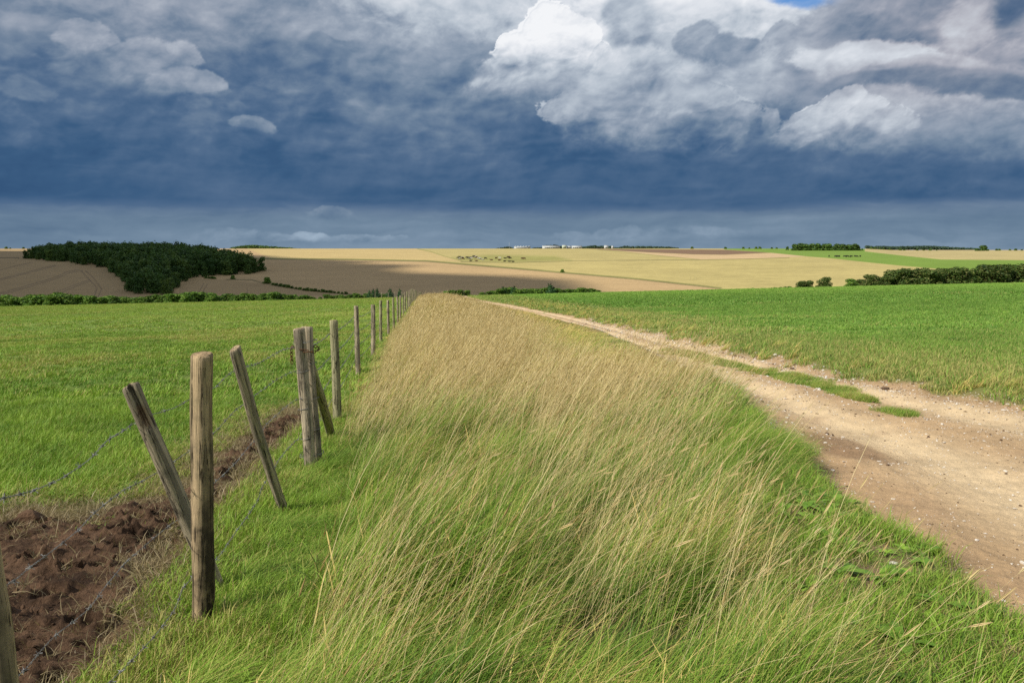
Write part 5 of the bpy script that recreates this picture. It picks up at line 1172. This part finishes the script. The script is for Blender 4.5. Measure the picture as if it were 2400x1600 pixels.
CM = [cow_mat('black_coat', (.012, .011, .01, 1), (.02, .018, .016, 1), .4, .6), cow_mat('brown_coat', (.09, .035, .018, 1), (.06, .025, .015, 1), .4, .6), cow_mat('pied_coat', (.02, .018, .016, 1), (.65, .62, .56, 1), .48, .52), cow_mat('white_coat', (.5, .47, .4, 1), (.42, .38, .32, 1), .4, .6)]
kinds = {}
for p_ in ('stand', 'graze', 'lie'):
    for k in range(4):
        o = cow_mesh(p_); o.data.materials.append(CM[k]); kinds[(p_, k)] = o
cows = [(1073, 606.5, 0, 'graze'), (1078, 604.5, 0, 'stand'), (1084, 606, 2, 'stand'), (1085, 608.5, 1, 'graze'), (1077, 609, 2, 'graze'), (1094, 605.5, 0, 'stand'), (1098, 607, 0, 'graze'), (1103, 606, 0, 'stand'), (1101, 608.5, 2, 'stand'), (1105, 607.5, 3, 'stand'),
        (1109, 604, 0, 'stand'), (1112, 603, 0, 'stand'), (1115, 604.5, 2, 'stand'), (1117, 606, 1, 'graze'), (1121, 607.5, 3, 'stand'), (1125, 609, 2, 'stand'), (1103, 612, 0, 'lie'), (1117, 612, 1, 'lie'), (1132, 609.5, 3, 'lie'), (1137.5, 607.5, 0, 'graze'),
        (1152, 610, 1, 'lie'), (1163, 607, 1, 'stand'), (1172, 607, 3, 'stand'), (1170, 610.5, 1, 'lie'), (1184, 606, 0, 'lie'), (1190, 606, 0, 'stand'), (1193, 604.5, 1, 'stand'), (1196, 607, 0, 'graze'), (1182.5, 613, 0, 'lie'), (1194, 613.5, 0, 'lie'), (1202.5, 614, 0, 'lie'),
        (1224, 608, 1, 'stand'), (1229, 608.5, 1, 'graze')]
cname = ['black', 'brown', 'black and white', 'white']; first = set(); pn = {'stand': 'standing', 'graze': 'grazing', 'lie': 'lying'}
def place_cow(px, py, k, pose, herd, side=None):
    src = kinds[(pose, k)]; o = src.copy(); COL.objects.link(o); o.location = hit(px, py, 300) + Vector((0, 0, -.02)); o.rotation_euler = (0, 0, random.choice((0, math.pi)) + random.uniform(-.5, .5) if herd != 'right' else random.uniform(-1, 1)); o.scale = (1.15,) * 3
    where = 'in the herd on the dry pasture below the skyline' if herd == 'left' else 'in the dark line of cattle on the far green field'
    o.name = 'cow'; tag(o, '%s cow %s %s' % (cname[k], pn[pose], where), 'cow', '%s %s cows %s' % (pn[pose], cname[k], 'of the dry pasture' if herd == 'left' else 'of the green field'))
for c in cows: place_cow(*c, 'left')
for i, px in enumerate([1943, 1958, 1961, 1964, 1967, 1979, 1983, 1987, 1993, 1995, 2004, 2008, 2016]):
    place_cow(px, 602.5 + (i % 2) * .5, 0, 'graze' if i % 3 else 'stand', 'right')

# ------------------------------------------------------------------ the cloud overhead whose shadow lies on the wood and ploughed field
def shade_cloud():
    edge = [(-700, 585), (300, 590), (480, 594), (600, 601), (640, 607), (753, 612), (890, 615.5), (770, 619), (887, 623), (905, 628), (856, 634), (887, 644), (976, 646), (1095, 650), (1200, 657), (1262, 664)]
    W2 = [hit(px, py, 250) for px, py in edge]; W2 = [(p.x, p.y) for p in W2]; W2 += [(12, 340), (10, 215), (-60, 212), (-260, 222), (-500, 240), (-900, 260)]
    A = 1800.; off = SDIR * (A / SDIR.z); poly = [(x + off.x, y + off.y) for x, y in W2]; pa = np.array(poly); x0, y0 = pa.min(0) - 10; x1, y1 = pa.max(0) + 10
    st = 7.; X, Y = np.meshgrid(np.arange(x0, x1, st), np.arange(y0, y1, st), indexing='ij'); x, y = X.ravel(), Y.ravel(); sd = sdpoly(x, y, poly) + 5 * fbm(x * .02, y * .02, 3)
    th = np.sqrt(np.clip(-sd, 0, 120) / 120); up = A + th * (45 + 55 * np.abs(fbm(x * .012, y * .012, 4))); dn = A - th * (12 + 14 * fbm(x * .02 + 5, y * .02, 3)); I = np.arange(x.size).reshape(X.shape); Q = np.stack([I[:-1, :-1], I[1:, :-1], I[1:, 1:], I[:-1, 1:]], -1).reshape(-1, 4); ins = (sd[Q] < 2).all(1); Q = Q[ins]
    n = x.size; V = np.concatenate([np.stack([x, y, up], 1), np.stack([x, y, dn - .5], 1)]); QQ = np.concatenate([Q, (Q + n)[:, ::-1]]); u, inv = np.unique(QQ, return_inverse=True)
    o = obj('cloud', mesh_np('cloud', V[u], inv.reshape(-1, 4), M['cloud'], True)); tag(o, 'broad flat-bottomed cloud high to the left, casting its shadow on the wood', 'cloud')
shade_cloud()
